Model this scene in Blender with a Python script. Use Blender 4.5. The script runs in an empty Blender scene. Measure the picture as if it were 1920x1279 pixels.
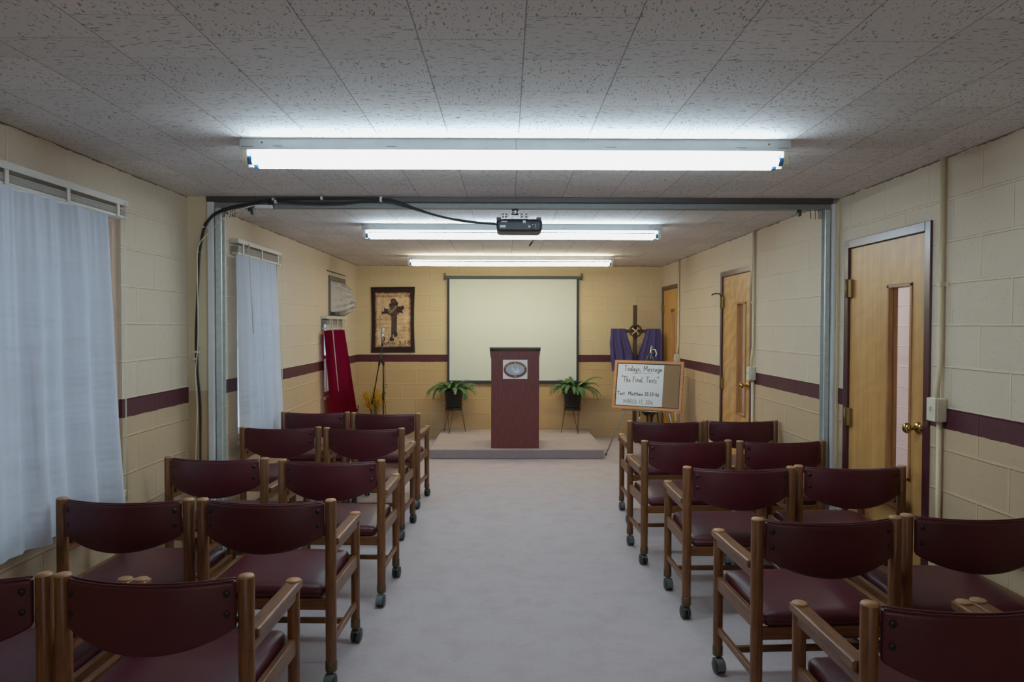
import bpy, bmesh, math, random
from mathutils import Vector, Matrix
from math import sin, cos, pi, sqrt, radians
random.seed(7)
SC = bpy.context.scene
COL = SC.collection
V = Vector

# ------------------------------------------------------------------ node helpers
def lin(r, g, b):
    f = lambda c: (c/255/12.92) if c/255 <= .04045 else ((c/255+.055)/1.055)**2.4
    return (f(r), f(g), f(b), 1.0)

class T:
    def __init__(s, name):
        s.m = bpy.data.materials.new(name); s.m.use_nodes = True
        s.nt = s.m.node_tree; s.nt.nodes.clear()
        s.out = s.nt.nodes.new('ShaderNodeOutputMaterial')
    def n(s, t, ins=None, **kw):
        nd = s.nt.nodes.new('ShaderNode'+t)
        for k, v in kw.items(): setattr(nd, k, v)
        for k, v in (ins or {}).items(): s.set(nd.inputs[k], v)
        return nd
    def set(s, sock, v):
        if isinstance(v, bpy.types.NodeSocket): s.nt.links.new(v, sock)
        else: sock.default_value = v
    def math(s, op, a, b=0.0, clamp=False):
        nd = s.n('Math', operation=op, use_clamp=clamp); s.set(nd.inputs[0], a); s.set(nd.inputs[1], b)
        return nd.outputs[0]
    def mix(s, f, a, b, blend='MIX'):
        nd = s.n('Mix', data_type='RGBA', blend_type=blend)
        s.set(nd.inputs[0], f); s.set(nd.inputs[6], a); s.set(nd.inputs[7], b)
        return nd.outputs[2]
    def obj(s): return s.n('TexCoord').outputs['Object']
    def xyz(s, v=None):
        nd = s.n('SeparateXYZ'); s.set(nd.inputs[0], v or s.obj()); return nd.outputs
    def comb(s, x, y, z):
        nd = s.n('CombineXYZ')
        for i, c in enumerate((x, y, z)): s.set(nd.inputs[i], c)
        return nd.outputs[0]
    def noise(s, vec, scale, detail=3, rough=.5, col=False):
        nd = s.n('TexNoise', {'Scale': scale, 'Detail': detail, 'Roughness': rough})
        s.set(nd.inputs['Vector'], vec); return nd.outputs[1 if col else 0]
    def scale(s, vec, sc):
        nd = s.n('Mapping'); s.set(nd.inputs[0], vec); nd.inputs['Scale'].default_value = sc; return nd.outputs[0]
    def ramp(s, f, stops):
        nd = s.n('ValToRGB'); s.set(nd.inputs[0], f); cr = nd.color_ramp
        while len(cr.elements) < len(stops): cr.elements.new(.5)
        for e, (p, c) in zip(cr.elements, stops): e.position = p; e.color = c
        return nd.outputs[0]
    def bump(s, h, dist=.01, st=1.0):
        nd = s.n('Bump', {'Strength': st, 'Distance': dist}); s.set(nd.inputs['Height'], h); return nd.outputs[0]
    def pbr(s, col, rough=.6, metal=0., normal=None, spec=.5, **kw):
        b = s.n('BsdfPrincipled'); s.set(b.inputs['Base Color'], col); s.set(b.inputs['Roughness'], rough)
        s.set(b.inputs['Metallic'], metal); s.set(b.inputs['Specular IOR Level'], spec)
        if normal is not None: s.set(b.inputs['Normal'], normal)
        for k, v in kw.items(): s.set(b.inputs[k.replace('_', ' ')], v)
        return s.fin(b.outputs[0])
    def fin(s, sh): s.nt.links.new(sh, s.out.inputs[0]); return s.m

def plain(name, rgb, rough=.6, metal=0., var=.08, nscale=25, spec=.5, bump=0):
    t = T(name); c = lin(*rgb)
    f = t.noise(t.obj(), nscale, 3)
    lo = tuple(x*(1-var) for x in c[:3])+(1,); hi = tuple(min(1, x*(1+var)) for x in c[:3])+(1,)
    nrm = t.bump(f, bump) if bump else None
    return t.pbr(t.mix(f, lo, hi), rough, metal, nrm, spec)

def emis(name, rgb, st):
    t = T(name); e = t.n('Emission', {'Color': rgb, 'Strength': st}); return t.fin(e.outputs[0])

def wood(name, dark, light, axis='z', scale=1.0, rough=.45, figure=0, spec=.4):
    t = T(name); o = t.obj()
    st = {'z': (22, 22, 1.6), 'x': (1.6, 22, 22), 'y': (22, 1.6, 22)}[axis]
    v = t.scale(o, tuple(a*scale for a in st))
    f1 = t.noise(v, 2.2, 5, .6); f2 = t.noise(v, 9, 2, .5)
    f = t.math('ADD', t.math('MULTIPLY', f1, .75), t.math('MULTIPLY', f2, .25))
    if figure:
        w = t.n('TexWave', {'Scale': 2.4, 'Distortion': 9., 'Detail': 2., 'Detail Scale': 1.2}, bands_direction='DIAGONAL')
        t.set(w.inputs['Vector'], t.scale(o, (1, 1.0, 1.6)))
        f = t.math('ADD', t.math('MULTIPLY', f, 1-figure), t.math('MULTIPLY', w.outputs[1], figure))
    c = t.ramp(f, [(.32, lin(*dark)), (.66, lin(*light))])
    return t.pbr(c, rough, 0, t.bump(f, .0008), spec)

def wall_mat(name, axis, phase, upper, lower, stripe=(74, 24, 34), plainwall=False):
    t = T(name); X, Y, Z = t.xyz(); h = Y if axis == 'y' else X
    h = t.math('SUBTRACT', h, phase); z = t.math('SUBTRACT', Z, 1.146)
    wob = t.noise(t.obj(), 3.0, 2)
    vec = t.comb(h, t.math('ADD', z, t.math('MULTIPLY', t.math('SUBTRACT', wob, .5), .006)), 0)
    br = t.n('TexBrick', {'Scale': 1., 'Mortar Size': .0075, 'Mortar Smooth': .55, 'Bias': 0., 'Brick Width': .4064, 'Row Height': .2032})
    br.offset = .5
    t.set(br.inputs['Vector'], vec); t.set(br.inputs['Color1'], (.93, .93, .93, 1)); t.set(br.inputs['Color2'], (1, 1, 1, 1)); t.set(br.inputs['Mortar'], (1.0, 1.0, 1.0, 1))
    fac = br.outputs['Fac']
    n1 = t.noise(t.obj(), 110, 4, .65); n2 = t.noise(t.obj(), 1.3, 3)
    ragged = t.math('MULTIPLY', t.math('SUBTRACT', t.noise(t.obj(), 14, 3), .5), .012)
    zr = t.math('ADD', z, ragged)
    if plainwall:
        c = lin(*upper)
    else:
        up = t.math('GREATER_THAN', t.math('ADD', z, t.math('MULTIPLY', ragged, .4)), 0.0)
        low = t.math('LESS_THAN', zr, -.1016)
        c = t.mix(up, lin(*stripe), lin(*upper)); c = t.mix(low, c, lin(*lower))
    c = t.mix(.55, c, br.outputs['Color'], 'MULTIPLY')
    c = t.mix(t.math('MULTIPLY', n2, .28), c, (.62, .55, .46, 1), 'MULTIPLY')
    c = t.mix(fac, c, (1.13, 1.12, 1.10, 1), 'MULTIPLY')
    # pinholes of the rough block
    pin = t.math('LESS_THAN', t.noise(t.obj(), 75, 2, .5), .33)
    c = t.mix(t.math('MULTIPLY', pin, .2), c, (.12, .09, .06, 1))
    # dark of the wall-to-ceiling gap, painted into the wall colour
    g = t.math('GREATER_THAN', t.math('ADD', Z, t.math('MULTIPLY', t.math('SUBTRACT', t.noise(t.obj(), 9, 4, .7), .5), .034)), 2.3635)
    c = t.mix(t.math('MULTIPLY', g, .85), c, (.03, .02, .015, 1))
    hgt = t.math('ADD', t.math('MULTIPLY', n1, .22), t.math('MULTIPLY', fac, .75))
    return t.pbr(c, .62, 0, t.bump(hgt, .006, .9), .35)

def ceiling_mat():
    t = T('fissured ceiling tile'); X, Y, Z = t.xyz(); S = .3048
    gx = t.math('DIVIDE', t.math('SUBTRACT', X, .048-S*40), S)
    row = t.math('FLOOR', gx); fx = t.math('FRACT', gx)
    odd = t.math('MODULO', row, 2.0)
    gy = t.math('ADD', t.math('DIVIDE', t.math('ADD', Y, 12.192-.085), S), t.math('MULTIPLY', odd, .5))
    colm = t.math('FLOOR', gy); fy = t.math('FRACT', gy)
    def edge(f, w):
        d = t.math('MINIMUM', f, t.math('SUBTRACT', 1.0, f)); return t.math('LESS_THAN', d, w)
    ex = edge(fx, .0065); ey = edge(fy, .0045)
    par = t.math('MODULO', t.math('ADD', row, colm), 2.0)
    wn = t.n('TexWhiteNoise', noise_dimensions='2D'); t.set(wn.inputs['Vector'], t.comb(row, colm, 0)); rnd = wn.outputs['Value']
    o = t.obj()
    shift = t.comb(t.math('MULTIPLY', row, 3.1), t.math('MULTIPLY', colm, 1.7), 0)
    av = t.n('VectorMath', operation='ADD'); t.set(av.inputs[0], o); t.set(av.inputs[1], shift); ov = av.outputs[0]
    va = t.n('Mapping'); t.set(va.inputs[0], ov); va.inputs['Scale'].default_value = (40, 150, 1); va.inputs['Rotation'].default_value = (0, 0, .12)
    vb = t.n('Mapping'); t.set(vb.inputs[0], ov); vb.inputs['Scale'].default_value = (150, 62, 1); vb.inputs['Rotation'].default_value = (0, 0, .25)
    na = t.noise(va.outputs[0], 1, 1.5, .5); nb = t.noise(vb.outputs[0], 1, 1.5, .5)
    nd = t.n('Mix', data_type='FLOAT'); t.set(nd.inputs[0], par); t.set(nd.inputs[2], na); t.set(nd.inputs[3], nb)
    fis = t.math('LESS_THAN', nd.outputs[0], .36)
    fisd = t.math('LESS_THAN', nd.outputs[0], .38)
    fine = t.noise(o, 160, 3, .6)
    base = t.mix(rnd, lin(218, 212, 208), lin(232, 226, 222))
    base = t.mix(t.math('MULTIPLY', t.noise(o, .9, 2), .25), base, (.6, .56, .52, 1), 'MULTIPLY')
    base = t.mix(t.math('MULTIPLY', fine, .18), base, (.35, .32, .30, 1))
    c = t.mix(t.math('MULTIPLY', fis, .7), base, (.10, .085, .075, 1))
    c = t.mix(t.math('MULTIPLY', ey, .5), c, (.12, .10, .085, 1))
    c = t.mix(t.math('MULTIPLY', ex, .6), c, (.07, .06, .055, 1))
    hgt = t.math('SUBTRACT', t.math('MULTIPLY', fine, .15), t.math('ADD', t.math('MULTIPLY', fisd, .5), t.math('MAXIMUM', ex, ey)))
    return t.pbr(c, .85, 0, t.bump(hgt, .004, .7), .2)

def carpet_mat(name, a, b, stain):
    t = T(name); o = t.obj()
    n1 = t.noise(o, 420, 3, .7); n2 = t.noise(o, 60, 4, .7); n3 = t.noise(o, 5.5, 6, .7); n4 = t.noise(t.scale(o, (1, 1.6, 1)), 12, 5, .65)
    c = t.mix(t.math('ADD', t.math('MULTIPLY', n2, .5), t.math('MULTIPLY', n1, .5)), lin(*a), lin(*b))
    c = t.mix(t.math('MULTIPLY', t.math('SUBTRACT', n3, .46, True), 1.5), c, lin(*stain), 'MIX')
    sp = t.math('MULTIPLY', t.math('SUBTRACT', n4, .60, True), 8., True)
    c = t.mix(t.math('MULTIPLY', sp, .20), c, lin(120, 95, 90))
    return t.pbr(c, .95, 0, t.bump(t.math('ADD', n1, n2), .006, .8), .1, Sheen_Weight=.15)

def curtain_mat(name, rgb, trans, tcol=None, tl=.5):
    t = T(name); o = t.obj()
    f = t.noise(t.scale(o, (40, 40, 4)), 3, 3)
    c = lin(*rgb)
    cc = t.mix(f, tuple(x*.92 for x in c[:3])+(1,), c)
    cre = t.noise(t.scale(o, (.5, .8, 5)), 2.0, 2, .5)
    nrm = t.bump(t.math('ADD', t.math('MULTIPLY', cre, 1.5), t.math('MULTIPLY', t.noise(o, 7, 3), .6)), .03, .5)
    d = t.n('BsdfDiffuse'); t.set(d.inputs[0], cc); t.set(d.inputs['Normal'], nrm)
    tr = t.n('BsdfTranslucent'); t.set(tr.inputs[0], lin(*tcol) if tcol else cc)
    m = t.n('MixShader'); m.inputs[0].default_value = tl
    t.nt.links.new(d.outputs[0], m.inputs[1]); t.nt.links.new(tr.outputs[0], m.inputs[2])
    return t.fin(m.outputs[0])

def thin_glass(name, tint=(1, 1, 1, 1), gl=.08):
    t = T(name); a = t.n('BsdfTransparent'); a.inputs[0].default_value = tint
    g = t.n('BsdfGlossy'); g.inputs['Roughness'].default_value = .05
    m = t.n('MixShader'); m.inputs[0].default_value = gl
    t.nt.links.new(a.outputs[0], m.inputs[1]); t.nt.links.new(g.outputs[0], m.inputs[2]); return t.fin(m.outputs[0])

M = {}
UP, LO = (209, 192, 167), (192, 165, 130)
UPB, LOB = (204, 184, 144), (190, 160, 113)
M['wall_l'] = wall_mat('painted block left', 'y', .10, UP, LO)
M['wall_r'] = wall_mat('painted block right', 'y', .354, UP, LO)
M['wall_b'] = wall_mat('painted block back', 'x', .16, UPB, LOB)
M['wall_hall'] = wall_mat('white painted block', 'y', .2, (228, 222, 226), (228, 222, 226), plainwall=True)
M['ceil'] = ceiling_mat()
M['carpet'] = carpet_mat('beige pink carpet', (168, 154, 153), (203, 190, 188), (152, 132, 128))
M['carpet2'] = carpet_mat('stage carpet', (172, 154, 148), (204, 187, 180), (160, 138, 132))
M['carpet3'] = carpet_mat('shaded stage riser carpet', (136, 122, 124), (166, 150, 152), (140, 124, 124))  # darker copy of the stage carpet, riser shade put into the colour
M['white_paint'] = plain('white enamel', (205, 205, 202), .4)
M['beige_paint'] = plain('beige paint', (208, 190, 154), .55, var=.06, nscale=6)
M['tan_paint'] = plain('tan paint', (186, 158, 116), .55, var=.06, nscale=6)
M['ivory'] = plain('ivory plastic', (212, 204, 180), .4)
M['brown_metal'] = plain('brown painted steel', (60, 48, 47), .45)
M['galv'] = plain('galvanised steel', (182, 190, 186), .45, .3, var=.25, nscale=40)
M['galv_d'] = plain('weathered galvanised steel', (124, 128, 124), .55, .3, var=.2, nscale=30)
M['maroon_frame'] = plain('maroon enamel', (62, 22, 31), .3, spec=.6)
M['black_wire'] = plain('black cable jacket', (18, 19, 22), .45)
M['black'] = plain('black plastic', (22, 23, 25), .45)
M['dkgrey'] = plain('dark grey plastic', (46, 48, 52), .5)
M['black_metal'] = plain('black metal', (20, 20, 22), .35, .3)
M['chrome'] = plain('chrome', (200, 202, 205), .2, 1.)
M['brass'] = plain('polished brass', (196, 158, 84), .16, 1., var=.15)
M['hinge'] = plain('dull brass hinge', (134, 104, 56), .45, .5)
M['dk_brass'] = plain('antique brass ferrule', (94, 76, 52), .42, .7)
M['screw'] = plain('dark bronze screw', (44, 36, 30), .35, .6)
M['caster'] = plain('black caster', (24, 26, 29), .4)
M['caster_g'] = plain('grey caster hood', (92, 100, 98), .45, .3)
M['door'] = wood('birch door veneer', (172, 122, 62), (200, 150, 86), 'z', .3, .38, .08)
M['door_fig'] = wood('figured birch veneer', (166, 116, 58), (206, 158, 92), 'z', .3, .38, .16)
M['door_str'] = wood('straight grain veneer', (172, 122, 52), (210, 162, 84), 'z', .9, .4)
M['door_trim'] = wood('lite trim wood', (128, 84, 44), (176, 124, 70), 'z', 1, .4)
M['oak'] = wood('oiled oak upright', (68, 38, 18), (124, 76, 38), 'z', 2.2, .38)
M['oak_y'] = wood('oiled oak rail', (68, 38, 18), (124, 76, 38), 'y', 2.2, .36)
M['oak_x'] = wood('oiled oak cross rail', (68, 38, 18), (124, 76, 38), 'x', 2.2, .4)
M['endgrain'] = plain('oak end grain', (158, 112, 70), .5, var=.25, nscale=90)
M['lectern'] = wood('mahogany laminate', (78, 34, 34), (112, 54, 50), 'z', 2.2, .42)
M['lectern_top'] = plain('dark grey laminate edge', (62, 54, 60), .45)
M['frame_wood'] = wood('orange pine frame', (176, 120, 74), (200, 142, 92), 'x', 1, .5)
M['cross_wood'] = wood('dark weathered wood', (52, 36, 28), (80, 56, 44), 'z', 1.5, .7)
M['jamb'] = plain('pinkish window jamb', (196, 166, 140), .5)
M['cork'] = plain('cork', (134, 110, 80), .9, var=.22, nscale=260)
M['wboard'] = plain('white board', (214, 222, 228), .25, var=.02)
M['ink'] = plain('black marker', (26, 26, 34), .6)
M['ink2'] = plain('faded marker', (60, 60, 66), .6)
M['curtain'] = curtain_mat('white sheer curtain', (206, 211, 218), 0, tl=.3)
M['curtain_red'] = curtain_mat('crimson curtain', (92, 14, 30), 0, (140, 12, 44), tl=.45)
M['blind'] = plain('blind slat', (196, 192, 182), .45)
M['pane'] = thin_glass('window glass')
M['screen'] = plain('projection fabric', (204, 209, 198), .8, var=.02, nscale=3)
M['black_cloth'] = plain('black border', (24, 27, 36), .7)
M['case_green'] = plain('dark green case', (42, 54, 50), .5)
M['leaf'] = None
M['pot'] = plain('black pot', (24, 25, 27), .5)
M['soil'] = plain('soil', (44, 32, 24), .95)
M['rust_wire'] = plain('brown wire', (62, 46, 34), .6, .4)
M['wheat'] = plain('dried yellow plume', (232, 190, 52), .8, var=.2)
M['stalk'] = plain('olive stalk', (104, 92, 40), .8)
M['darkstalk'] = plain('brown stalk', (74, 60, 34), .8)
M['wicker'] = plain('brown clay', (112, 74, 46), .8)
M['purple'] = plain('purple cloth', (56, 46, 94), .75, var=.15, nscale=12, bump=.01)
M['thorn'] = plain('thorn vine', (70, 48, 32), .8, bump=.004)
M['straw'] = plain('pale knotted rope', (188, 168, 118), .8)
M['paper'] = plain('white paper', (222, 224, 226), .5, var=.02)
M['gold'] = plain('gold print', (200, 158, 72), .5)
M['maroon_print'] = plain('maroon print', (104, 44, 44), .5)
M['sky_print'] = plain('pale blue print', (158, 174, 190), .5, var=.12, nscale=40)
M['dove'] = plain('pale dove print', (222, 220, 234), .5, var=.08, nscale=90)
M['dove_line'] = plain('grey blue print line', (120, 132, 160), .5)
M['green_print'] = plain('green print', (120, 140, 84), .5)
M['banner_border'] = plain('dark brown tapestry', (58, 38, 36), .9, var=.15, nscale=60)
M['banner_dark'] = plain('charcoal brown print', (50, 38, 34), .9, var=.3, nscale=60)
M['banner_mid'] = plain('brown print', (88, 68, 58), .9, var=.2, nscale=60)
M['banner_ink'] = plain('sepia print', (86, 56, 42), .9)
M['rope'] = plain('pale rope print', (206, 178, 132), .9, var=.2, nscale=90)
M['rope2'] = plain('tan rope print', (150, 104, 72), .9)
M['grey_frame'] = plain('grey painted metal', (96, 94, 86), .5)
M['silver'] = plain('silver aluminium', (178, 182, 188), .3, .9)
M['hood'] = plain('fixture enamel', (186, 192, 192), .4)
M['sticker'] = plain('silver sticker', (190, 196, 200), .4)
TUBE = 26.0
M['tube_cool'] = emis('lit cool fluorescent', (.65, .85, 1.0, 1), TUBE)
M['tube_warm'] = emis('lit warm fluorescent', (1.0, .91, .68, 1), TUBE)
M['tube_end'] = plain('blue tube end', (60, 130, 190), .3, .4)

def vinyl():
    t = T('burgundy vinyl'); o = t.obj()
    f = t.noise(o, 6, 4, .6); g = t.noise(o, 260, 3, .6)
    c = t.mix(f, lin(58, 16, 23), lin(80, 25, 33))
    return t.pbr(c, t.math('ADD', .30, t.math('MULTIPLY', f, .14)), 0, t.bump(g, .0012, .5), .34)
M['vinyl'] = vinyl()

def leafmat():
    t = T('fern green'); o = t.obj(); f = t.noise(o, 22, 3)
    return t.pbr(t.mix(f, lin(34, 62, 30), lin(92, 128, 68)), .45, 0, None, .4)
M['leaf'] = leafmat()

def plastic_bag():
    t = T('crinkled clear plastic'); o = t.obj()
    f = t.noise(t.scale(o, (1, 1.5, 1)), 9, 4, .6)
    d = t.n('BsdfPrincipled'); d.inputs['Base Color'].default_value = lin(206, 204, 198); d.inputs['Roughness'].default_value = .18
    t.set(d.inputs['Normal'], t.bump(f, .05, 1.0))
    tr = t.n('BsdfTransparent'); m = t.n('MixShader'); m.inputs[0].default_value = .32
    t.nt.links.new(d.outputs[0], m.inputs[1]); t.nt.links.new(tr.outputs[0], m.inputs[2]); return t.fin(m.outputs[0])
M['bag'] = plastic_bag()

def parchment():
    t = T('burnt parchment print'); X, Y, Z = t.xyz(); o = t.obj()
    # object space: x -.25...25, z -.38...38
    w = t.math('MULTIPLY', t.math('SUBTRACT', t.noise(o, 14, 4, .6), .5), .06)
    dx = t.math('SUBTRACT', .248, t.math('ABSOLUTE', X)); dz = t.math('SUBTRACT', .38, t.math('ABSOLUTE', Z))
    d = t.math('ADD', t.math('MINIMUM', dx, dz), w)
    n = t.noise(o, 9, 5, .65)
    c = t.ramp(n, [(.3, lin(168, 130, 94)), (.5, lin(208, 174, 134)), (.72, lin(222, 194, 156))])
    e = t.ramp(t.math('MULTIPLY', d, 14.), [(.02, (0, 0, 0, 1)), (.55, (1, 1, 1, 1))])
    return t.pbr(t.mix(e, lin(62, 38, 32), c), .9, 0, None, .1)
M['parch'] = parchment()

# ------------------------------------------------------------------ mesh helpers
def BM(): return bmesh.new()
def box(b, x0, x1, y0, y1, z0, z1, bev=0, seg=2, mi=0, mat=None):
    vs = [b.verts.new(p) for p in ((x0,y0,z0),(x1,y0,z0),(x1,y1,z0),(x0,y1,z0),(x0,y0,z1),(x1,y0,z1),(x1,y1,z1),(x0,y1,z1))]
    fs = [b.faces.new([vs[i] for i in f]) for f in ((0,3,2,1),(4,5,6,7),(0,1,5,4),(1,2,6,5),(2,3,7,6),(3,0,4,7))]
    for f in fs: f.material_index = mi
    if bev:
        es = list({e for f in fs for e in f.edges})
        r = bmesh.ops.bevel(b, geom=es, offset=bev, segments=seg, profile=.5, affect='EDGES')
        for f in r['faces']: f.material_index = mi
        vs = list({v for f in r['faces'] for v in f.verts})
    if mat is not None: bmesh.ops.transform(b, matrix=mat, verts=[v for v in vs if v.is_valid])
    return b
def frame3(d):
    d = d.normalized(); a = V((0, 0, 1)) if abs(d.z) < .9 else V((1, 0, 0))
    u = d.cross(a).normalized(); return u, d.cross(u).normalized()
def tube(b, pts, r, n=10, cap=True, mi=0, closed=False):
    pts = [V(p) for p in pts]; rings = []
    N = len(pts)
    for i, p in enumerate(pts):
        if closed: d = pts[(i+1) % N]-pts[i-1]
        else: d = pts[min(i+1, N-1)]-pts[max(i-1, 0)]
        if i == 0: u, w = frame3(d)
        else:
            dn = d.normalized(); u = (u-dn*u.dot(dn)).normalized(); w = dn.cross(u)
        rr = r[i] if isinstance(r, (list, tuple)) else r
        rings.append([b.verts.new(p+(u*cos(2*pi*k/n)+w*sin(2*pi*k/n))*rr) for k in range(n)])
    rng = range(N) if closed else range(N-1)
    for i in rng:
        A, B = rings[i], rings[(i+1) % N]
        for k in range(n):
            f = b.faces.new((A[k], A[(k+1) % n], B[(k+1) % n], B[k])); f.material_index = mi; f.smooth = True
    if cap and not closed:
        for R in (rings[0], rings[-1]):
            f = b.faces.new(R); f.material_index = mi
    return b
def cyl(b, p0, p1, r, n=16, r1=None, mi=0): return tube(b, [p0, p1], [r, r if r1 is None else r1], n, True, mi)
def lathe(b, prof, c=(0, 0, 0), n=24, mi=0, mat=None):
    rings = []; nv = []
    for r, z in prof:
        if r < 1e-5: v = b.verts.new((c[0], c[1], c[2]+z)); rings.append([v]); nv.append(v)
        else:
            R = [b.verts.new((c[0]+r*cos(2*pi*k/n), c[1]+r*sin(2*pi*k/n), c[2]+z)) for k in range(n)]; rings.append(R); nv += R
    for A, B in zip(rings, rings[1:]):
        for k in range(n):
            q = [A[k % len(A)], A[(k+1) % len(A)], B[(k+1) % len(B)], B[k % len(B)]]
            q = list(dict.fromkeys(q))
            if len(q) > 2:
                f = b.faces.new(q); f.smooth = True; f.material_index = mi
    if mat is not None: bmesh.ops.transform(b, matrix=mat, verts=nv)
    return b
def poly(b, pts, y0, y1, mi=0):
    """closed outline in x,z extruded from y0 (back) to y1 (front)"""
    A = [b.verts.new((x, y0, z)) for x, z in pts]; B = [b.verts.new((x, y1, z)) for x, z in pts]
    n = len(pts)
    f = b.faces.new(A); f.material_index = mi; f = b.faces.new(B[::-1]); f.material_index = mi
    for i in range(n):
        f = b.faces.new((A[i], B[i], B[(i+1) % n], A[(i+1) % n])); f.material_index = mi
    return b
def ell(cx, cz, a, c, n=48): return [(cx+a*cos(2*pi*k/n), cz+c*sin(2*pi*k/n)) for k in range(n)]
def grid(b, fn, nu, nv, mi=0):
    G = [[b.verts.new(fn(i/nu, j/nv)) for i in range(nu+1)] for j in range(nv+1)]
    for j in range(nv):
        for i in range(nu):
            f = b.faces.new((G[j][i], G[j][i+1], G[j+1][i+1], G[j+1][i])); f.smooth = True; f.material_index = mi
    return G
def ribbon(b, pts, w, y, dy=-.0012, mi=0):
    for (x0, z0), (x1, z1) in zip(pts, pts[1:]):
        d = V((x1-x0, 0, z1-z0)); L = d.length
        if L < 1e-6: continue
        d /= L; nrm = V((-d.z, 0, d.x))*w/2; e = d*w*.4
        p0 = V((x0, 0, z0))-e; p1 = V((x1, 0, z1))+e
        poly(b, [(q.x, q.z) for q in (p0+nrm, p0-nrm, p1-nrm, p1+nrm)], y, y+dy, mi)

ORG = {}
def mk(name, b, mats, parent=None, smooth=None, kind=None, label=None, local=False):
    """link one mesh; vertices given in world space are moved into the parent's frame"""
    o0 = ORG.get(parent.name, V((0, 0, 0))) if parent is not None and not local else V((0, 0, 0))
    bmesh.ops.recalc_face_normals(b, faces=b.faces[:])
    if o0.length: bmesh.ops.translate(b, vec=-o0, verts=b.verts[:])
    me = bpy.data.meshes.new(name); b.to_mesh(me); b.free()
    for m in (mats if isinstance(mats, (list, tuple)) else [mats]): me.materials.append(m)
    if smooth is True:
        for p in me.polygons: p.use_smooth = True
    o = bpy.data.objects.new(name, me); COL.objects.link(o)
    if parent is not None: o.parent = parent
    ORG[o.name] = o0
    if kind: o['kind'] = kind
    if label: o['label'] = label
    return o
def mod_mesh(name, b, mats, mods, parent=None, local=False):
    o = mk(name, b, mats, parent, True, local=local)
    for t, kw in mods:
        m = o.modifiers.new(t, t)
        for k, v in kw.items(): setattr(m, k, v)
    dg = bpy.context.evaluated_depsgraph_get(); dg.update()
    me = bpy.data.meshes.new_from_object(o.evaluated_get(dg)); old = o.data
    o.modifiers.clear(); o.data = me; bpy.data.meshes.remove(old); me.name = name
    return o
def thing(name, label, cat, loc=(0, 0, 0), group=None, kind=None):
    o = bpy.data.objects.new(name, None); COL.objects.link(o); o.location = loc; o.empty_display_size = .1
    ORG[o.name] = V(loc)
    if kind: o['kind'] = kind
    else: o['label'] = label; o['category'] = cat
    if group: o['group'] = group
    return o
def tag(o, label, cat, group=None):
    o['label'] = label; o['category'] = cat
    if group: o['group'] = group
    return o
def text_bm(s, width=None, height=None, ext=.0006, cx=0, z=0, y=0, font_scale=1, italic=0):
    cu = bpy.data.curves.new('txt', 'FONT'); cu.body = s; cu.size = .1; cu.extrude = 0; cu.resolution_u = 3
    o = bpy.data.objects.new('txt', cu); COL.objects.link(o)
    dg = bpy.context.evaluated_depsgraph_get(); dg.update()
    me = bpy.data.meshes.new_from_object(o.evaluated_get(dg))
    bpy.data.objects.remove(o); bpy.data.curves.remove(cu)
    b = BM(); b.from_mesh(me); bpy.data.meshes.remove(me)
    xs = [v.co.x for v in b.verts]; ys = [v.co.y for v in b.verts]
    x0, x1, y0, y1 = min(xs), max(xs), min(ys), max(ys)
    sx = width/(x1-x0) if width else height/(y1-y0); sz = height/(y1-y0) if height else sx
    for v in b.verts:
        v.co = V((cx+(v.co.x-(x0+x1)/2)*sx, y, z+(v.co.y-(y0+y1)/2)*sz))
    return b
def merge(b, b2):
    me = bpy.data.meshes.new('m'); b2.to_mesh(me); b2.free(); b.from_mesh(me); bpy.data.meshes.remove(me)

# ------------------------------------------------------------------ room shell
XL, XR, YB, YF, H, TH = -2.06, 2.14, 9.77, -2.2, 2.37, .2
def wall_grid(b, x0, x1, ya, yb, za, zb, holes):
    ys = sorted({ya, yb, *[h[0] for h in holes], *[h[1] for h in holes]})
    for a, c in zip(ys, ys[1:]):
        mid = (a+c)/2; cut = sorted((h[2], h[3]) for h in holes if h[0] < mid < h[1]); z = za
        for q0, q1 in cut:
            if q0 > z+1e-6: box(b, x0, x1, a, c, z, q0)
            z = q1
        if z < zb-1e-6: box(b, x0, x1, a, c, z, zb)
WIN = [(2.30, 3.80, .66, 2.13), (5.42, 6.36, .66, 2.13), (7.98, 8.86, .74, 1.60)]
DOORS = [(3.562, 4.475), (6.167, 7.084), (8.835, 9.765)]
b = BM(); box(b, XL-TH, XR+TH, YF-TH, YB+TH, -.1, 0); mk('floor', b, M['carpet'], kind='structure')
b = BM(); box(b, XL-TH, XR+TH, YF-TH, YB+TH, H, H+.1); mk('ceiling', b, M['ceil'], kind='structure')
b = BM(); wall_grid(b, XL-TH, XL, YF, YB, 0, H, WIN); mk('wall_left', b, M['wall_l'], kind='structure')
b = BM(); wall_grid(b, XR, XR+TH, YF, YB, 0, H, [(a+.045, c-.045, 0, 2.035) for a, c in DOORS]); mk('wall_right', b, M['wall_r'], kind='structure')
b = BM(); box(b, XL-TH, XR+TH, YB, YB+TH, 0, H); mk('wall_back', b, M['wall_b'], kind='structure')
b = BM(); box(b, XL-TH, XR+TH, YF-TH, YF, 0, H); mk('wall_front', b, M['wall_b'], kind='structure')
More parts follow.
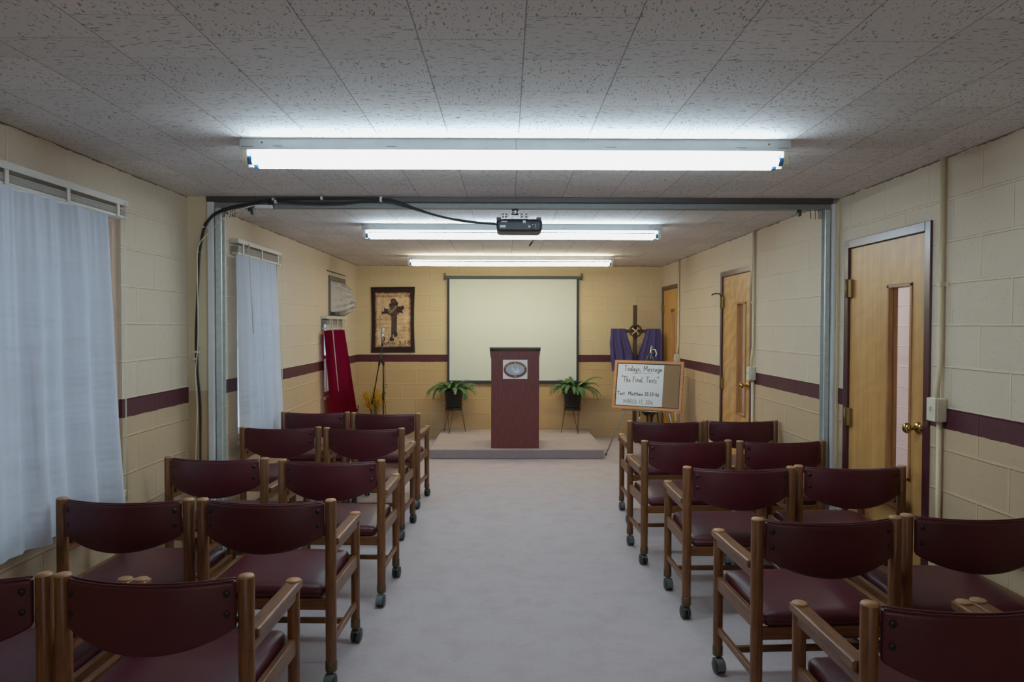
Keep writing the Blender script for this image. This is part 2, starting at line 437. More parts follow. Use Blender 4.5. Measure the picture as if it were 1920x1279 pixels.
# hallway seen through the door lites
b = BM(); box(b, 3.95, 4.1, 1.5, 16, 0, 2.6); mk('wall_hallway', b, M['wall_hall'], kind='structure')
b = BM(); box(b, XR+TH, 4.1, 16, 16.1, 0, 2.6); mk('wall_hallway_end', b, M['wall_hall'], kind='structure')
b = BM(); box(b, XR+TH, 4.1, 1.4, 1.5, 0, 2.6); mk('wall_hallway_near', b, M['wall_hall'], kind='structure')
b = BM(); box(b, XR+TH, 4.1, 1.4, 16.1, -.1, 0); mk('floor_hallway', b, M['carpet2'], kind='structure')
b = BM(); box(b, XR+TH, 4.1, 1.4, 16.1, 2.6, 2.7); mk('ceiling_hallway', b, M['white_paint'], kind='structure')
for yy in (4.6, 8.2):
    L = bpy.data.lights.new('hallway_lamp', 'AREA'); L.shape = 'RECTANGLE'; L.size = .3; L.size_y = 1.2; L.energy = 20; L.color = (1, .97, 1)
    lo = bpy.data.objects.new('hallway_lamp', L); lo.location = (3.1, yy, 2.58); COL.objects.link(lo)

b = BM(); box(b, 3.93, 3.95, 11.2, 12.05, 0, 2.03, .003); mk('door_4', b, M['door_str'], kind='structure')
L = bpy.data.lights.new('rear_fill_light', 'AREA'); L.shape = 'RECTANGLE'; L.size = 1.2; L.size_y = .5; L.energy = 9; L.color = (1, .95, .9)  # unseen fill light added behind the camera to lift chair backs and ceiling
lo = bpy.data.objects.new('rear_fill_light', L); lo.location = (0, -1.9, 1.5); lo.rotation_euler = (radians(100), 0, 0); COL.objects.link(lo)
# windows: frame, sash bars, glass
for i, (y0, y1, z0, z1) in enumerate(WIN):
    w = thing('window_%d' % (i+1), '', '', (XL-.1, (y0+y1)/2, z0), kind='structure')
    b = BM(); xa, xb = XL-.15, XL-.02; t = .045
    box(b, xa, xb, y0, y0+t, z0, z1); box(b, xa, xb, y1-t, y1, z0, z1)
    box(b, xa, xb, y0+t, y1-t, z0, z0+t); box(b, xa, xb, y0+t, y1-t, z1-t, z1)
    mk('window_frame', b, M['jamb'], w)
    b = BM(); zc = (z0+z1)/2; box(b, XL-.13, XL-.09, y0+t, y1-t, zc-.02, zc+.02)
    box(b, XL-.13, XL-.09, (y0+y1)/2-.015, (y0+y1)/2+.015, z0+t, zc-.02); mk('sash_bar', b, M['white_paint'], w)
    b = BM(); box(b, XL-.115, XL-.11, y0+t, y1-t, z0+t, z1-t); mk('glass_pane', b, M['pane'], w)
    b = BM(); box(b, XL-.02, XL+.02, y0-.02, y1+.02, z0-.035, z0, .005); mk('window_sill', b, M['beige_paint'], w)

# doors
def door(i, y0, y1, wood_m, lite, knob_side, hinge_side, hang=None, trimm=M['maroon_frame']):
    d = thing('door_%d' % i, '', '', (XR, (y0+y1)/2, 0), kind='structure'); ft = .05
    b = BM()
    for a, c in ((y0, y0+ft), (y1-ft, y1)):
        box(b, XR-.012, XR+.12, a, c, 0, 2.08, .003)
    box(b, XR-.012, XR+.12, y0+ft, y1-ft, 2.03, 2.08, .003)
    mk('door_frame', b, trimm, d)
    ya, yb = y0+ft+.004, y1-ft-.004; l0, l1, lz0, lz1 = lite; x0, x1 = XR+.004, XR+.048
    b = BM()
    box(b, x0, x1, ya, l0, .012, 2.026); box(b, x0, x1, l1, yb, .012, 2.026)
    box(b, x0, x1, l0, l1, .012, lz0); box(b, x0, x1, l0, l1, lz1, 2.026)
    mk('door_slab', b, wood_m, d)
    b = BM(); t = .016
    box(b, x0-.006, x1+.006, l0-.004, l0+t, lz0, lz1, .002); box(b, x0-.006, x1+.006, l1-t, l1+.004, lz0, lz1, .002)
    box(b, x0-.006, x1+.006, l0-.004, l1+.004, lz1-t, lz1+.004, .002); box(b, x0-.006, x1+.006, l0-.004, l1+.004, lz0-.004, lz0+t, .002)
    mk('lite_trim', b, M['door_trim'], d)
    b = BM(); box(b, x0+.02, x0+.026, l0+t, l1-t, lz0+t, lz1-t); mk('lite_glass', b, M['pane'], d)
    for hz in (1.78, .98, .28):
        b = BM(); hy = hinge_side
        box(b, XR-.016, XR+.003, hy-.045, hy+.012, hz-.055, hz+.055, .002)
        cyl(b, (XR-.02, hy, hz-.058), (XR-.02, hy, hz+.058), .008, 10)
        mk('hinge', b, M['hinge'], d)
    ky = knob_side; kz = 1.015; R = Matrix.Translation((XR+.004, ky, kz)) @ Matrix.Rotation(-pi/2, 4, 'Y')
    b = BM(); lathe(b, [(0, .0), (.033, .0), (.033, .004), (.022, .014), (.012, .016)], mat=R); rose = mk('knob_rose', b, M['brass'], d)
    b = BM(); lathe(b, [(.011, .012), (.010, .034), (.016, .040), (.027, .052), (.029, .062), (.024, .074), (.012, .08), (0, .081)], mat=R)
    mk('door_knob', b, M['brass'], rose)
    if hang:
        b = BM(); hy = hinge_side; tube(b, [(XR-.02, hy, 1.84), (XR-.03, hy, 1.865), (XR-.07, hy+.01, 1.868), (XR-.10, hy+.015, 1.86), (XR-.105, hy+.015, 1.85)], .007, 8)
        mk('hinge_stop', b, M['black_metal'], d)
    return d
door(1, *DOORS[0], M['door'], (3.743, 3.984, .72, 1.775), 3.668, 4.425)
door(2, *DOORS[1], M['door_fig'], (6.355, 6.604, .72, 1.765), 6.285, 7.034, True)
door(3, *DOORS[2], M['door_str'], (9.06, 9.285, .72, 1.77), 8.95, 9.715)

# folding-partition opening: header, jambs, track
b = BM(); box(b, -1.93, 2.10, 4.57, 4.69, 2.335, H, .003); mk('trim_1', b, M['brown_metal'], kind='structure')
b = BM(); box(b, XL, -1.93, 4.59, 4.73, 0, 1.12); box(b, XL, -1.93, 4.59, 4.73, 1.12, H, mi=1); mk('trim_2', b, [M['tan_paint'], M['beige_paint']], kind='structure')
b = BM(); box(b, -1.93, -1.889, 4.575, 4.71, 0, 2.36, .006); mk('trim_3', b, M['white_paint'], kind='structure')
b = BM(); box(b, 2.098, 2.119, 4.565, 4.71, 0, 2.335, .005); mk('trim_4', b, M['white_paint'], kind='structure')
b = BM(); box(b, 2.119, XR, 4.56, 4.73, 0, 2.345, .004); mk('trim_5', b, M['beige_paint'], kind='structure')
pt = thing('partition_track', 'grey steel folding partition track under the dark header with galvanised side channels', 'partition track', (.1, 4.63, 0))
b = BM(); box(b, -1.889, 2.098, 4.60, 4.66, 2.302, 2.335, .002); box(b, -1.889, 2.098, 4.592, 4.60, 2.302, 2.308); mk('top_track', b, M['galv_d'], pt)
for xa, xb in ((-1.888, -1.848), (2.064, 2.097)):
    b = BM(); s = 1 if xa < 0 else -1; xw = xa if s > 0 else xb
    box(b, min(xw, xw+s*.004), max(xw, xw+s*.004), 4.595, 4.665, 0, 2.30)
    box(b, xa, xb, 4.595, 4.599, 0, 2.30); box(b, xa, xb, 4.661, 4.665, 0, 2.30)
    xe = xb if s > 0 else xa; box(b, min(xe, xe-s*.003), max(xe, xe-s*.003), 4.60, 4.612, 0, 2.30)
    for k in (1.02, 1.05): cyl(b, (xe-s*.006, 4.595, k), (xe-s*.006, 4.592, k), .004, 8)
    mk('side_channel', b, M['galv'], pt)
for x in (-1.835, -1.82, -1.80, -1.785, -1.77, 1.977, 2.007, 2.03, 2.04, 2.05):
    b = BM(); tube(b, [(x, 4.63, 2.303), (x, 4.63, 2.285), (x+.002, 4.628, 2.262), (x-.003, 4.625, 2.243)], .0022, 6); mk('hanger_hook', b, M['black_metal'], pt)
for x in (-1.66, 1.90):
    b = BM(); box(b, x-.02, x+.012, 4.61, 4.65, 2.283, 2.303, .002); box(b, x-.004, x+.012, 4.615, 4.645, 2.262, 2.284, .002); mk('track_stop', b, M['dkgrey'], pt)

# conduits with switch boxes
def conduit(y, label, low=False):
    c = thing('electrical_conduit', label, 'conduit', (XR, y, 0), 'painted conduits on the right wall')
    b = BM(); cyl(b, (XR-.016, y, 0.0), (XR-.016, y, 1.08), .0125, 14)
    pts = [(XR-.03, y, 1.19), (XR-.03, y, 1.25), (XR-.016, y, 1.36), (XR-.016, y, 2.365)]
    tube(b, pts, .0125, 14)
    mk('pipe', b, M['beige_paint'], c)
    for z in ((.45, 1.75) if not low else (1.75,)):
        b = BM(); box(b, XR-.004, XR, y-.035, y+.035, z-.012, z+.012, .001); box(b, XR-.031, XR, y-.016, y+.016, z-.011, z+.011, .003); mk('pipe_strap', b, M['beige_paint'], c)
    b = BM(); box(b, XR-.055, XR, y-.038, y+.038, 1.078, 1.195, .008, 3); sb = mk('switch_box', b, M['ivory'], c)
    b = BM(); box(b, XR-.060, XR-.055, y-.036, y+.036, 1.08, 1.193, .002); fp = mk('cover_plate', b, M['ivory'], c)
    b = BM(); box(b, XR-.072, XR-.058, y-.005, y+.005, 1.13, 1.152, .002); mk('toggle', b, M['ivory'], fp)
    if low:
        b = BM(); box(b, XR-.05, XR, y-.036, y+.036, .36, .47, .008, 3); mk('outlet_box', b, M['ivory'], c)
conduit(3.46, 'beige painted conduit with switch box right of the nearest door')
conduit(6.11, 'beige painted conduit with switch box beside the middle door')
conduit(8.79, 'beige painted conduit with switch box beside the farthest door', True)

# ------------------------------------------------------------------ blinds and curtains
def blind(y0, y1, ztop, zbot, label, xw=XL, cord_y=None, cord_z=.7, clips=(.1, .5, .9), wand_y=None, wand_z=1.3, wand_out=.105):
    r = thing('window_blind', label, 'blind', (xw+.03, (y0+y1)/2, zbot), 'raised white blinds over the left windows')
    b = BM(); box(b, xw, xw+.062, y0, y1, ztop-.034, ztop, .003); box(b, xw+.06, xw+.066, y0, y1, ztop-.034, ztop-.026); mk('head_rail', b, M['blind'], r)
    n = max(6, int((ztop-.045-zbot-.018)/.0052)); b = BM()
    for k in range(n):
        z = zbot+.020+k*(ztop-.050-zbot-.02)/n; dx = random.uniform(-.002, .002)
        box(b, xw+.008+dx, xw+.0605+dx, y0+.006, y1-.006, z, z+.0018)
    mk('slats', b, M['blind'], r)
    b = BM(); box(b, xw+.008, xw+.058, y0+.004, y1-.004, zbot, zbot+.018, .004); mk('bottom_rail', b, M['blind'], r)
    for f in clips:
        y = y0+(y1-y0)*f; b = BM(); box(b, xw+.058, xw+.065, y-.012, y+.012, zbot+.004, ztop-.034, .002); mk('ladder_tape', b, M['blind'], r)
    if cord_y:
        b = BM(); tube(b, [(xw+.07, cord_y, ztop-.02), (xw+.068, cord_y+.004, zbot-.2), (xw+.066, cord_y-.002, (zbot+cord_z)/2), (xw+.066, cord_y, cord_z)], .0028, 6)
        mk('pull_cord', b, M['ivory'], r)
    if wand_y:
        b = BM(); cyl(b, (xw+.075, wand_y, ztop-.02), (xw+wand_out, wand_y, wand_z), .0045, 8); mk('tilt_wand', b, M['ivory'], r)
blind(2.34, 3.765, 2.198, 2.098, 'white blind raised over the nearest curtained window', cord_y=3.715, cord_z=.62, clips=(.08, .36, .64, .93))
blind(5.29, 6.31, 2.19, 2.072, 'white blind raised over the middle curtained window', cord_y=6.29, cord_z=.62, clips=(.1, .5, .9), wand_y=5.47, wand_z=1.48)
blind(7.86, 8.87, 1.652, 1.50, 'white blind raised above the crimson curtain', wand_y=8.02, wand_z=.80, wand_out=.15, clips=(.15, .5, .88))

def curtain(name, label, mat, y0, y1, y0b, y1b, z0, z1, x, folds, amp, grp=None, header=0, xb=0., seed=0, skew=0.):
    rr = random.Random(seed); ph = [rr.uniform(0, 6.28) for _ in range(8)]; b = BM()
    def f(u, v):
        s = 1-v   # v = 0 top
        w = u+.012*sin(9*u+ph[1])*v+.006*sin(23*u+ph[2])
        a = amp*(.55+.6*v)
        d = a*(sin(2*pi*folds*w+ph[0]+1.3*sin(2*pi*w*1.7+ph[5]))*(.7+.3*sin(5*w+ph[1]))+.6*sin(2*pi*folds*.61*w+ph[3]+.8*v)+.22*sin(2*pi*folds*2.3*w+ph[4])*(1-.9*v))
        d += .004*sin(2*pi*folds*5*w+ph[5])*max(0, 1-4*v)
        y = (y0+(y1-y0)*u)*(1-v)+(y0b+(y1b-y0b)*u)*v
        y += .006*sin(7*v+ph[6])*(1 if u > .5 else 0)
        return (x+xb*v+d, y, z1+(z0-z1)*v+.006*sin(12*u+ph[7])*v+skew*(u-.5)*v)
    grid(b, f, int(folds*20), 40)
    o = mk(name, b, mat, None, True); tag(o, label, 'curtain', grp); return o
curtain('window_curtain', 'long white curtain over the nearest left window', M['curtain'], 2.34, 3.55, 2.34, 3.61, .615, 2.09, XL+.068, 7.5, .024, 'white curtains on the left wall', seed=3, xb=.02)
curtain('window_curtain', 'long white curtain over the middle window beyond the partition', M['curtain'], 5.255, 6.13, 5.265, 6.27, .62, 2.065, XL+.06, 6, .017, 'white curtains on the left wall', seed=8, xb=.02)
rc = curtain('window_curtain', 'crimson curtain on the far left window beside the tapestry corner', M['curtain_red'], 7.76, 8.70, 7.90, 9.30, .22, 1.49, XL+.062, 5, .019, seed=5, xb=.05)
# covered vent over the crimson curtain
vt = thing('covered_vent', 'grey framed wall vent wrapped in a bulging clear plastic bag above the crimson curtain', 'vent', (XL, 8.58, 1.66))
b = BM(); t = .05
y0, y1, z0, z1 = 8.18, 8.97, 1.665, 2.125
box(b, XL, XL+.02, y0, y0+t, z0, z1, .003); box(b, XL, XL+.02, y1-t, y1, z0, z1, .003); box(b, XL, XL+.02, y0+t, y1-t, z1-t, z1, .003); box(b, XL, XL+.02, y0+t, y1-t, z0, z0+t, .003)
mk('vent_frame', b, M['grey_frame'], vt)
b = BM(); rr = random.Random(4)
def bagf(u, v):
    th = (u-.5)*pi; c = max(0, sin(pi*v))**.5*max(0, cos(th))**.6
    y = 8.23+.72*u; z = 1.665+.41*v
    r = .235*(.45+.55*u)*(1-.25*(v-.4)) 
    n = .022*sin(17*u+9*v)+.016*sin(31*v-13*u)+.012*sin(43*u+21*v)
    return (XL+.006+c*(r+n), y+.05*c*(u-.3), z-.02*c)
grid(b, bagf, 36, 30); mk('plastic_cover', b, M['bag'], vt)
b = BM(); box(b, XL+.02, XL+.075, 8.20, 8.40, 1.665, 1.70, .003); mk('tape_strip', b, M['dkgrey'], vt)
b = BM(); box(b, XL, XL+.012, 8.10, 9.0, 2.168, 2.176); o = mk('trim_6', b, M['rust_wire'], kind='structure')

# ------------------------------------------------------------------ ceiling lights
def fixture(y, tube_m, label):
    cx = .037; L = 2.44
    f = thing('ceiling_light', label, 'light', (cx, y+.06, H), 'fluorescent strip lights across the ceiling')
    b = BM(); box(b, cx-L/2, cx+L/2, y, y+.125, 2.318, H, .003)
    for sx in (-1.05, -.55, .42, 1.0): box(b, cx+sx-.022, cx+sx+.022, y-.0012, y, 2.333, 2.3345, mi=1)
    for sx in (-1.12, 1.12): cyl(b, (cx+sx, y+.001, 2.349), (cx+sx, y-.001, 2.349), .004, 10, mi=1)
    for s in (-1, 1): box(b, min(cx+s*1.21, cx+s*1.16), max(cx+s*1.21, cx+s*1.16), y-.001, y, 2.331, 2.3325, mi=1)
    box(b, cx-.0008, cx+.0008, y-.0008, y+.12, 2.3175, 2.37, mi=1)
    mk('housing', b, [M['hood'], M['dkgrey']], f)
    for yy in (y+.018, y+.102):
        b = BM(); cyl(b, (cx-1.165, yy, 2.276), (cx+1.165, yy, 2.276), .0190, 18); tb = mk('fluorescent_tube', b, tube_m, f)
        for s in (-1, 1):
            b = BM(); cyl(b, (cx+s*1.165, yy, 2.276), (cx+s*1.185, yy, 2.276), .0192, 18); mk('end_cap', b, M['tube_end'], tb)
    for s in (-1, 1):
        for yy in (y+.018, y+.102):
            b = BM(); x0, x1 = sorted((cx+s*1.185, cx+s*1.212)); box(b, x0, x1, yy-.017, yy+.017, 2.258, 2.319, .004); mk('lamp_holder', b, M['ivory'], f)
fixture(3.148, M['tube_cool'], 'long twin tube fluorescent fixture nearest the camera, before the header beam')
fixture(5.765, M['tube_cool'], 'long twin tube fluorescent fixture just behind the projector')
fixture(8.367, M['tube_warm'], 'warmer twin tube fluorescent fixture farthest away, above the stage')

# ------------------------------------------------------------------ projector and cables
pj = thing('projector', 'black ceiling mounted projector hanging from the partition track', 'projector', (.074, 4.63, 2.302))
b = BM(); cyl(b, (.049, 4.63, 2.272), (.049, 4.63, 2.302), .021, 16, .023); lathe(b, [(.012, .018), (.03, .016), (.03, .01), (.012, 0)], (.049, 4.63, 2.258)); mk('mount_pole', b, M['chrome'], pj)
b = BM(); box(b, -.035, .135, 4.56, 4.70, 2.238, 2.247, .002); box(b, .0, .10, 4.585, 4.67, 2.247, 2.258, .002)
for x in (-.03, -.01, .09, .12): cyl(b, (x, 4.555, 2.236), (x, 4.555, 2.262), .006, 8)
box(b, -.05, .20, 4.565, 4.575, 2.232, 2.238); mk('mount_plate', b, M['chrome'], pj)
b = BM(); box(b, -.072, .222, 4.53, 4.76, 2.146, 2.226, .022, 4); box(b, -.07, -.04, 4.535, 4.57, 2.215, 2.236, .004); box(b, .185, .215, 4.535, 4.57, 2.215, 2.236, .004)
body = mk('body', b, M['black'], pj)
b = BM(); box(b, -.055, .205, 4.526, 4.531, 2.156, 2.196, .002)
rp = mk('rear_panel', b, M['dkgrey'], pj)
b = BM()
for x, z, w, h in ((.137, 2.176, .009, .012), (.15, 2.176, .007, .012), (.16, 2.188, .006, .005), (.178, 2.188, .005, .005), (.178, 2.174, .005, .005)):
    box(b, x-w/2, x+w/2, 4.522, 4.527, z-h/2, z+h/2)
mk('port', b, M['sticker'], rp)
b = BM(); box(b, -.04, -.003, 4.5285, 4.5305, 2.205, 2.211); box(b, .098, .116, 4.5285, 4.5305, 2.199, 2.215); box(b, -.046, -.012, 4.524, 4.527, 2.170, 2.184); mk('sticker', b, M['sticker'], body)
b = BM(); tube(b, [(.155, 4.525, 2.20), (.152, 4.515, 2.17), (.154, 4.512, 2.135), (.163, 4.512, 2.108), (.163, 4.512, 2.085), (.156, 4.512, 2.072)], .0025, 6); cyl(b, (.156, 4.512, 2.074), (.138, 4.512, 2.050), .006, 8); mk('dangling_cord', b, M['black_wire'], pj)

def smooth_pts(P, k=4):
    out = []; n = len(P)
    for i in range(n-1):
        p0, p1, p2, p3 = V(P[max(i-1, 0)]), V(P[i]), V(P[i+1]), V(P[min(i+2, n-1)])
        for j in range(k):
            t = j/k; out.append(.5*((2*p1)+(p2-p0)*t+(2*p0-5*p1+4*p2-p3)*t*t+(3*p1-p0-3*p2+p3)*t**3))
    out.append(V(P[-1])); return out
CA = [(-1.972, .012), (-1.972, .3), (-1.973, .694), (-1.974, 1.03), (-1.989, 1.236), (-1.998, 1.407), (-1.993, 1.577), (-1.981, 1.816), (-1.97, 2.01), (-1.942, 2.163), (-1.914, 2.213), (-1.859, 2.264), (-1.764, 2.299), (-1.638, 2.323), (-1.509, 2.345), (-1.197, 2.355), (-.813, 2.355), (-.704, 2.336), (-.517, 2.268), (-.381, 2.232), (-.244, 2.208), (-.074, 2.198)]
CB = [(-1.960, .012), (-1.962, .3), (-1.964, .694), (-1.96, 1.03), (-1.976, 1.236), (-1.978, 1.407), (-1.98, 1.577), (-1.968, 1.816), (-1.956, 2.01), (-1.928, 2.149), (-1.894, 2.214), (-1.836, 2.258), (-1.74, 2.289), (-1.622, 2.313), (-1.496, 2.333), (-1.299, 2.319), (-1.061, 2.319), (-.813, 2.342), (-.619, 2.292), (-.415, 2.236), (-.21, 2.205), (-.067, 2.190)]
CW = [(-1.985, .012), (-1.99, .35), (-1.988, .694), (-1.976, .996), (-1.985, 1.236), (-1.968, 1.45), (-1.968, 1.85), (-1.963, 2.037), (-1.894, 2.132), (-1.775, 2.241), (-1.639, 2.296), (-1.554, 2.306)]
def cable(P, y, r, name, label, mat):
    b = BM(); tube(b, smooth_pts([(x, y-(.0 if z > 2.33 else .0), z) for x, z in P]), r, 8)
    return tag(mk(name, b, mat), label, 'cable')
ca = cable(CA, 4.556, .0068, 'video_cable', 'black cable clipped up the left pillar and along the header to the projector, upper strand', M['black_wire'])
cb = cable(CB, 4.536, .006, 'video_cable', 'black cable sagging below its twin along the header toward the projector', M['black_wire'])
cw = cable(CW, 4.522, .0032, 'power_cord', 'thin white cord running up the left pillar beside the black cables', M['ivory'])
b = BM(); box(b, -1.60, -1.49, 4.505, 4.53, 2.283, 2.306, .004, mat=None); mk('plug_strip', b, M['white_paint'], cw)
b = BM(); box(b, -1.53, -1.49, 4.545, 4.56, 2.30, 2.335, .003); mk('adapter', b, M['black'], ca)
for x, z, on in ((-1.496, 2.347, ca), (-1.475, 2.330, cb), (-1.187, 2.356, ca), (-.809, 2.357, ca), (-.806, 2.340, cb), (-1.931, 2.169, ca), (-1.97, 2.01, ca), (-1.995, 1.328, ca), (-1.978, 1.373, cb)):
    b = BM(); y = 4.556 if on is ca else 4.536
    w, h = (.007, .010) if z > 2.3 else (.016, .006)
    box(b, x-w, x+w, y-.013, y+.013, z-h, z+h, .002); mk('cable_clip', b, M['white_paint'], on)

# ------------------------------------------------------------------ stage, lectern, screen
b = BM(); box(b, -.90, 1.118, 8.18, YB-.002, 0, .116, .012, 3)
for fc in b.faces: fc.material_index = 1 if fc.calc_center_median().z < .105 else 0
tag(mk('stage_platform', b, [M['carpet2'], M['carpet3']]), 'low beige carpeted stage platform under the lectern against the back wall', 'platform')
lc = thing('lectern', 'tall mahogany laminate lectern with an oval emblem sign, at the stage front', 'lectern', (.092, 8.42, .116))
b = BM(); x0, x1 = -.187, .371
box(b, x0, x1, 8.222, 8.24, .117, 1.25, .002); mk('front_panel', b, M['lectern'], lc)
for xa in (x0, x1-.018):
    b = BM(); xs = [xa, xa+.018]
    pr = [(8.24, .117), (8.62, .117), (8.62, 1.13), (8.24, 1.25)]
    A = [b.verts.new((xs[0], y, z)) for y, z in pr]; B = [b.verts.new((xs[1], y, z)) for y, z in pr]
    b.faces.new(A); b.faces.new(B[::-1])
    for i in range(4): b.faces.new((A[i], B[i], B[(i+1) % 4], A[(i+1) % 4]))
    mk('side_panel', b, M['lectern'], lc)
b = BM(); Rm = Matrix.Translation((.092, 8.42, 1.222)) @ Matrix.Rotation(-.29, 4, 'X')
box(b, -.296, .296, -.23, .22, -.009, .009, .003, mat=Rm)
for s in (-1, 1):
    A = [(.092+s*.279, 8.222, 1.252), (.092+s*.291, 8.222, 1.252), (.092+s*.2795, 8.222, 1.17)]
    v = [b.verts.new(p) for p in A]+[b.verts.new((p[0], 8.5, p[2]-.07)) for p in A]
    for q in ((0, 1, 2), (3, 5, 4), (0, 3, 4, 1), (1, 4, 5, 2), (2, 5, 3, 0)): b.faces.new([v[i] for i in q]).material_index = 1
mk('reading_top', b, [M['lectern_top'], M['lectern']], lc)
b = BM(); box(b, x0+.018, x1-.018, 8.24, 8.6, .75, .768); mk('shelf', b, M['lectern'], lc)
b = BM(); box(b, .065, .11, 8.2195, 8.2225, 1.162, 1.176, .001); mk('nameplate', b, M['maroon_print'], lc)
sg = BM(); sx, sz, sy = .092, 1.038, 8.2215
box(sg, sx-.142, sx+.142, sy-.002, sy, sz-.111, sz+.111); sg = mk('emblem_sign', sg, M['paper'], lc)
b = BM(); poly(b, ell(sx, sz-.004, .137, .098), sy-.0022, sy-.0028); mk('gold_rim', b, M['gold'], sg)
b = BM(); poly(b, ell(sx, sz-.002, .133, .093), sy-.0029, sy-.0034); mk('maroon_ring', b, M['maroon_print'], sg)
b = BM(); poly(b, ell(sx, sz-.001, .108, .066), sy-.0035, sy-.004); mk('inner_oval', b, M['sky_print'], sg)
def arc_text(s, a0, a1):
    bb = BM(); n = len(s)
    for i, ch in enumerate(s):
        if ch == ' ': continue
        a = a0+(a1-a0)*i/(n-1); px, pz = sx+.1205*cos(a), sz-.002+.0795*sin(a)
        tb = text_bm(ch, None, .0165)
        ang = math.atan2(.0795*cos(a), -.1205*sin(a))-pi if False else math.atan2(-.0795*cos(a), .1205*sin(a))
        R = Matrix.Translation((px, sy-.0041, pz)) @ Matrix.Rotation(-ang, 4, 'Y')
        bmesh.ops.transform(tb, matrix=R, verts=tb.verts[:]); merge(bb, tb)
    return bb
mk('lettering', arc_text('IN CHRIST', radians(162), radians(103)), M['gold'], sg)
mk('lettering', arc_text('MINISTRIES', radians(77), radians(18)), M['gold'], sg)
b = BM()
poly(b, [(sx-.0075, sz+.098), (sx+.0075, sz+.098), (sx+.0085, sz+.03), (sx+.014, sz+.022), (sx+.014, sz+.016), (sx+.004, sz+.016), (sx, sz+.008), (sx-.004, sz+.016), (sx-.014, sz+.016), (sx-.014, sz+.022), (sx-.0085, sz+.03)], sy-.0042, sy-.005)
poly(b, [(sx-.007, sz-.058), (sx+.007, sz-.058), (sx+.007, sz-.088), (sx-.007, sz-.088)], sy-.0042, sy-.005)
mk('sword', b, M['gold'], sg)
b = BM()
poly(b, [(sx+q[0], sz+q[1]) for q in ((-.045, .02), (-.034, .026), (-.01, .002), (.012, -.012), (.022, .002), (.026, .022), (.034, .024), (.038, .004), (.042, -.012), (.058, -.008), (.064, -.014), (.052, -.022), (.04, -.036), (.02, -.046), (-.004, -.044), (-.022, -.03), (-.03, -.014))], sy-.0042, sy-.0048)
mk('dove', b, M['dove'], sg)
b = BM()
for P in ([(-.038, .016), (-.012, -.008), (.012, -.02)], [(-.03, .0), (-.008, -.018), (.01, -.028)], [(.03, .018), (.033, -.002), (.036, -.016)], [(-.02, -.026), (.0, -.04), (.02, -.044)]):
    ribbon(b, [(sx+x, sz+z) for x, z in P], .0035, sy-.0048, -.0004)
mk('dove_line', b, M['dove_line'], sg)
b = BM()
for s in (-1, 1): poly(b, [(sx+s*.03, sz+.02), (sx+s*.05, sz+.028), (sx+s*.075, sz+.022), (sx+s*.05, sz+.015)][::s], sy-.0042, sy-.0044)
mk('laurel', b, M['gold'], sg)

ps = thing('projection_screen', 'white pull-down projection screen with black border hung on the back wall', 'screen', (.08, YB-.03, .76))
b = BM(); cyl(b, (-.855, YB-.035, 2.205), (1.015, YB-.035, 2.205), .022, 16); box(b, -.855, 1.015, YB-.058, YB-.03, 2.187, 2.226, .006); box(b, -.85, 1.01, YB-.0595, YB-.057, 2.212, 2.218, mi=1)
for xe in (-.868, 1.012): box(b, xe, xe+.016, YB-.062, YB-.002, 2.172, 2.234, .004, mi=1)
mk('roller_case', b, [M['case_green'], M['black']], ps)
for xe in (-.86, 1.02):
    b = BM(); R = [(xe+.012*cos(a), YB-.03, 2.248+.016*sin(a)) for a in [k*2*pi/14 for k in range(14)]]; tube(b, R, .004, 6, closed=True); mk('hanging_ring', b, M['black_metal'], ps)
b = BM(); box(b, -.822, .978, YB-.042, YB-.040, .79, 2.19, mi=0); sf = mk('screen_fabric', b, M['screen'], ps)
b = BM()
for xa, xb in ((-.824, -.794), (.95, .98)): box(b, xa, xb, YB-.0435, YB-.0385, .782, 2.19)
box(b, -.824, .98, YB-.0435, YB-.0385, .775, .792); mk('black_border', b, M['black_cloth'], sf)
b = BM(); box(b, -.826, .982, YB-.05, YB-.032, .757, .777, .004); mk('bottom_bar', b, M['black'], ps)
tb = text_bm('SCREEN', .06, .008, cx=.86, z=2.200, y=YB-.0596) if False else None

# ------------------------------------------------------------------ ferns on wire stands
def frond(b, base, az, L, lift, droop, rr):
    """arching once-pinnate frond: rises at angle lift then curls over by droop"""
    d = V((cos(az), sin(az), 0)); side = V((-sin(az), cos(az), 0)); n = 22; P = [base.copy()]
    ang = lift; st = L/n
    for i in range(n):
        ang -= droop/n*(.5+1.0*i/n); P.append(P[-1]+(d*cos(ang)+V((0, 0, sin(ang))))*st)
    tube(b, P, [.0026*(1-.8*i/n)+.0006 for i in range(n+1)], 5)
    for i in range(2, n):
        t = i/n; w = .052*(L/.3)**.5*(min(1, t*4)**.6)*(1-max(0, t-.45)/.55*.75)
        tan = (P[i+1]-P[i-1]).normalized(); up = side.cross(tan).normalized()
        if up.z < 0: up = -up
        for s in (-1, 1):
            out = (side*s-up*.28+tan*.42).normalized()
            p = P[i]; q = p+out*w; m = p+out*w*.5+up*.003; hw = tan*st*.62
            vs = [b.verts.new(x) for x in (p-hw*.8, m-hw, q+tan*st*.25, m+hw, p+hw*.8)]
            b.faces.new(vs)
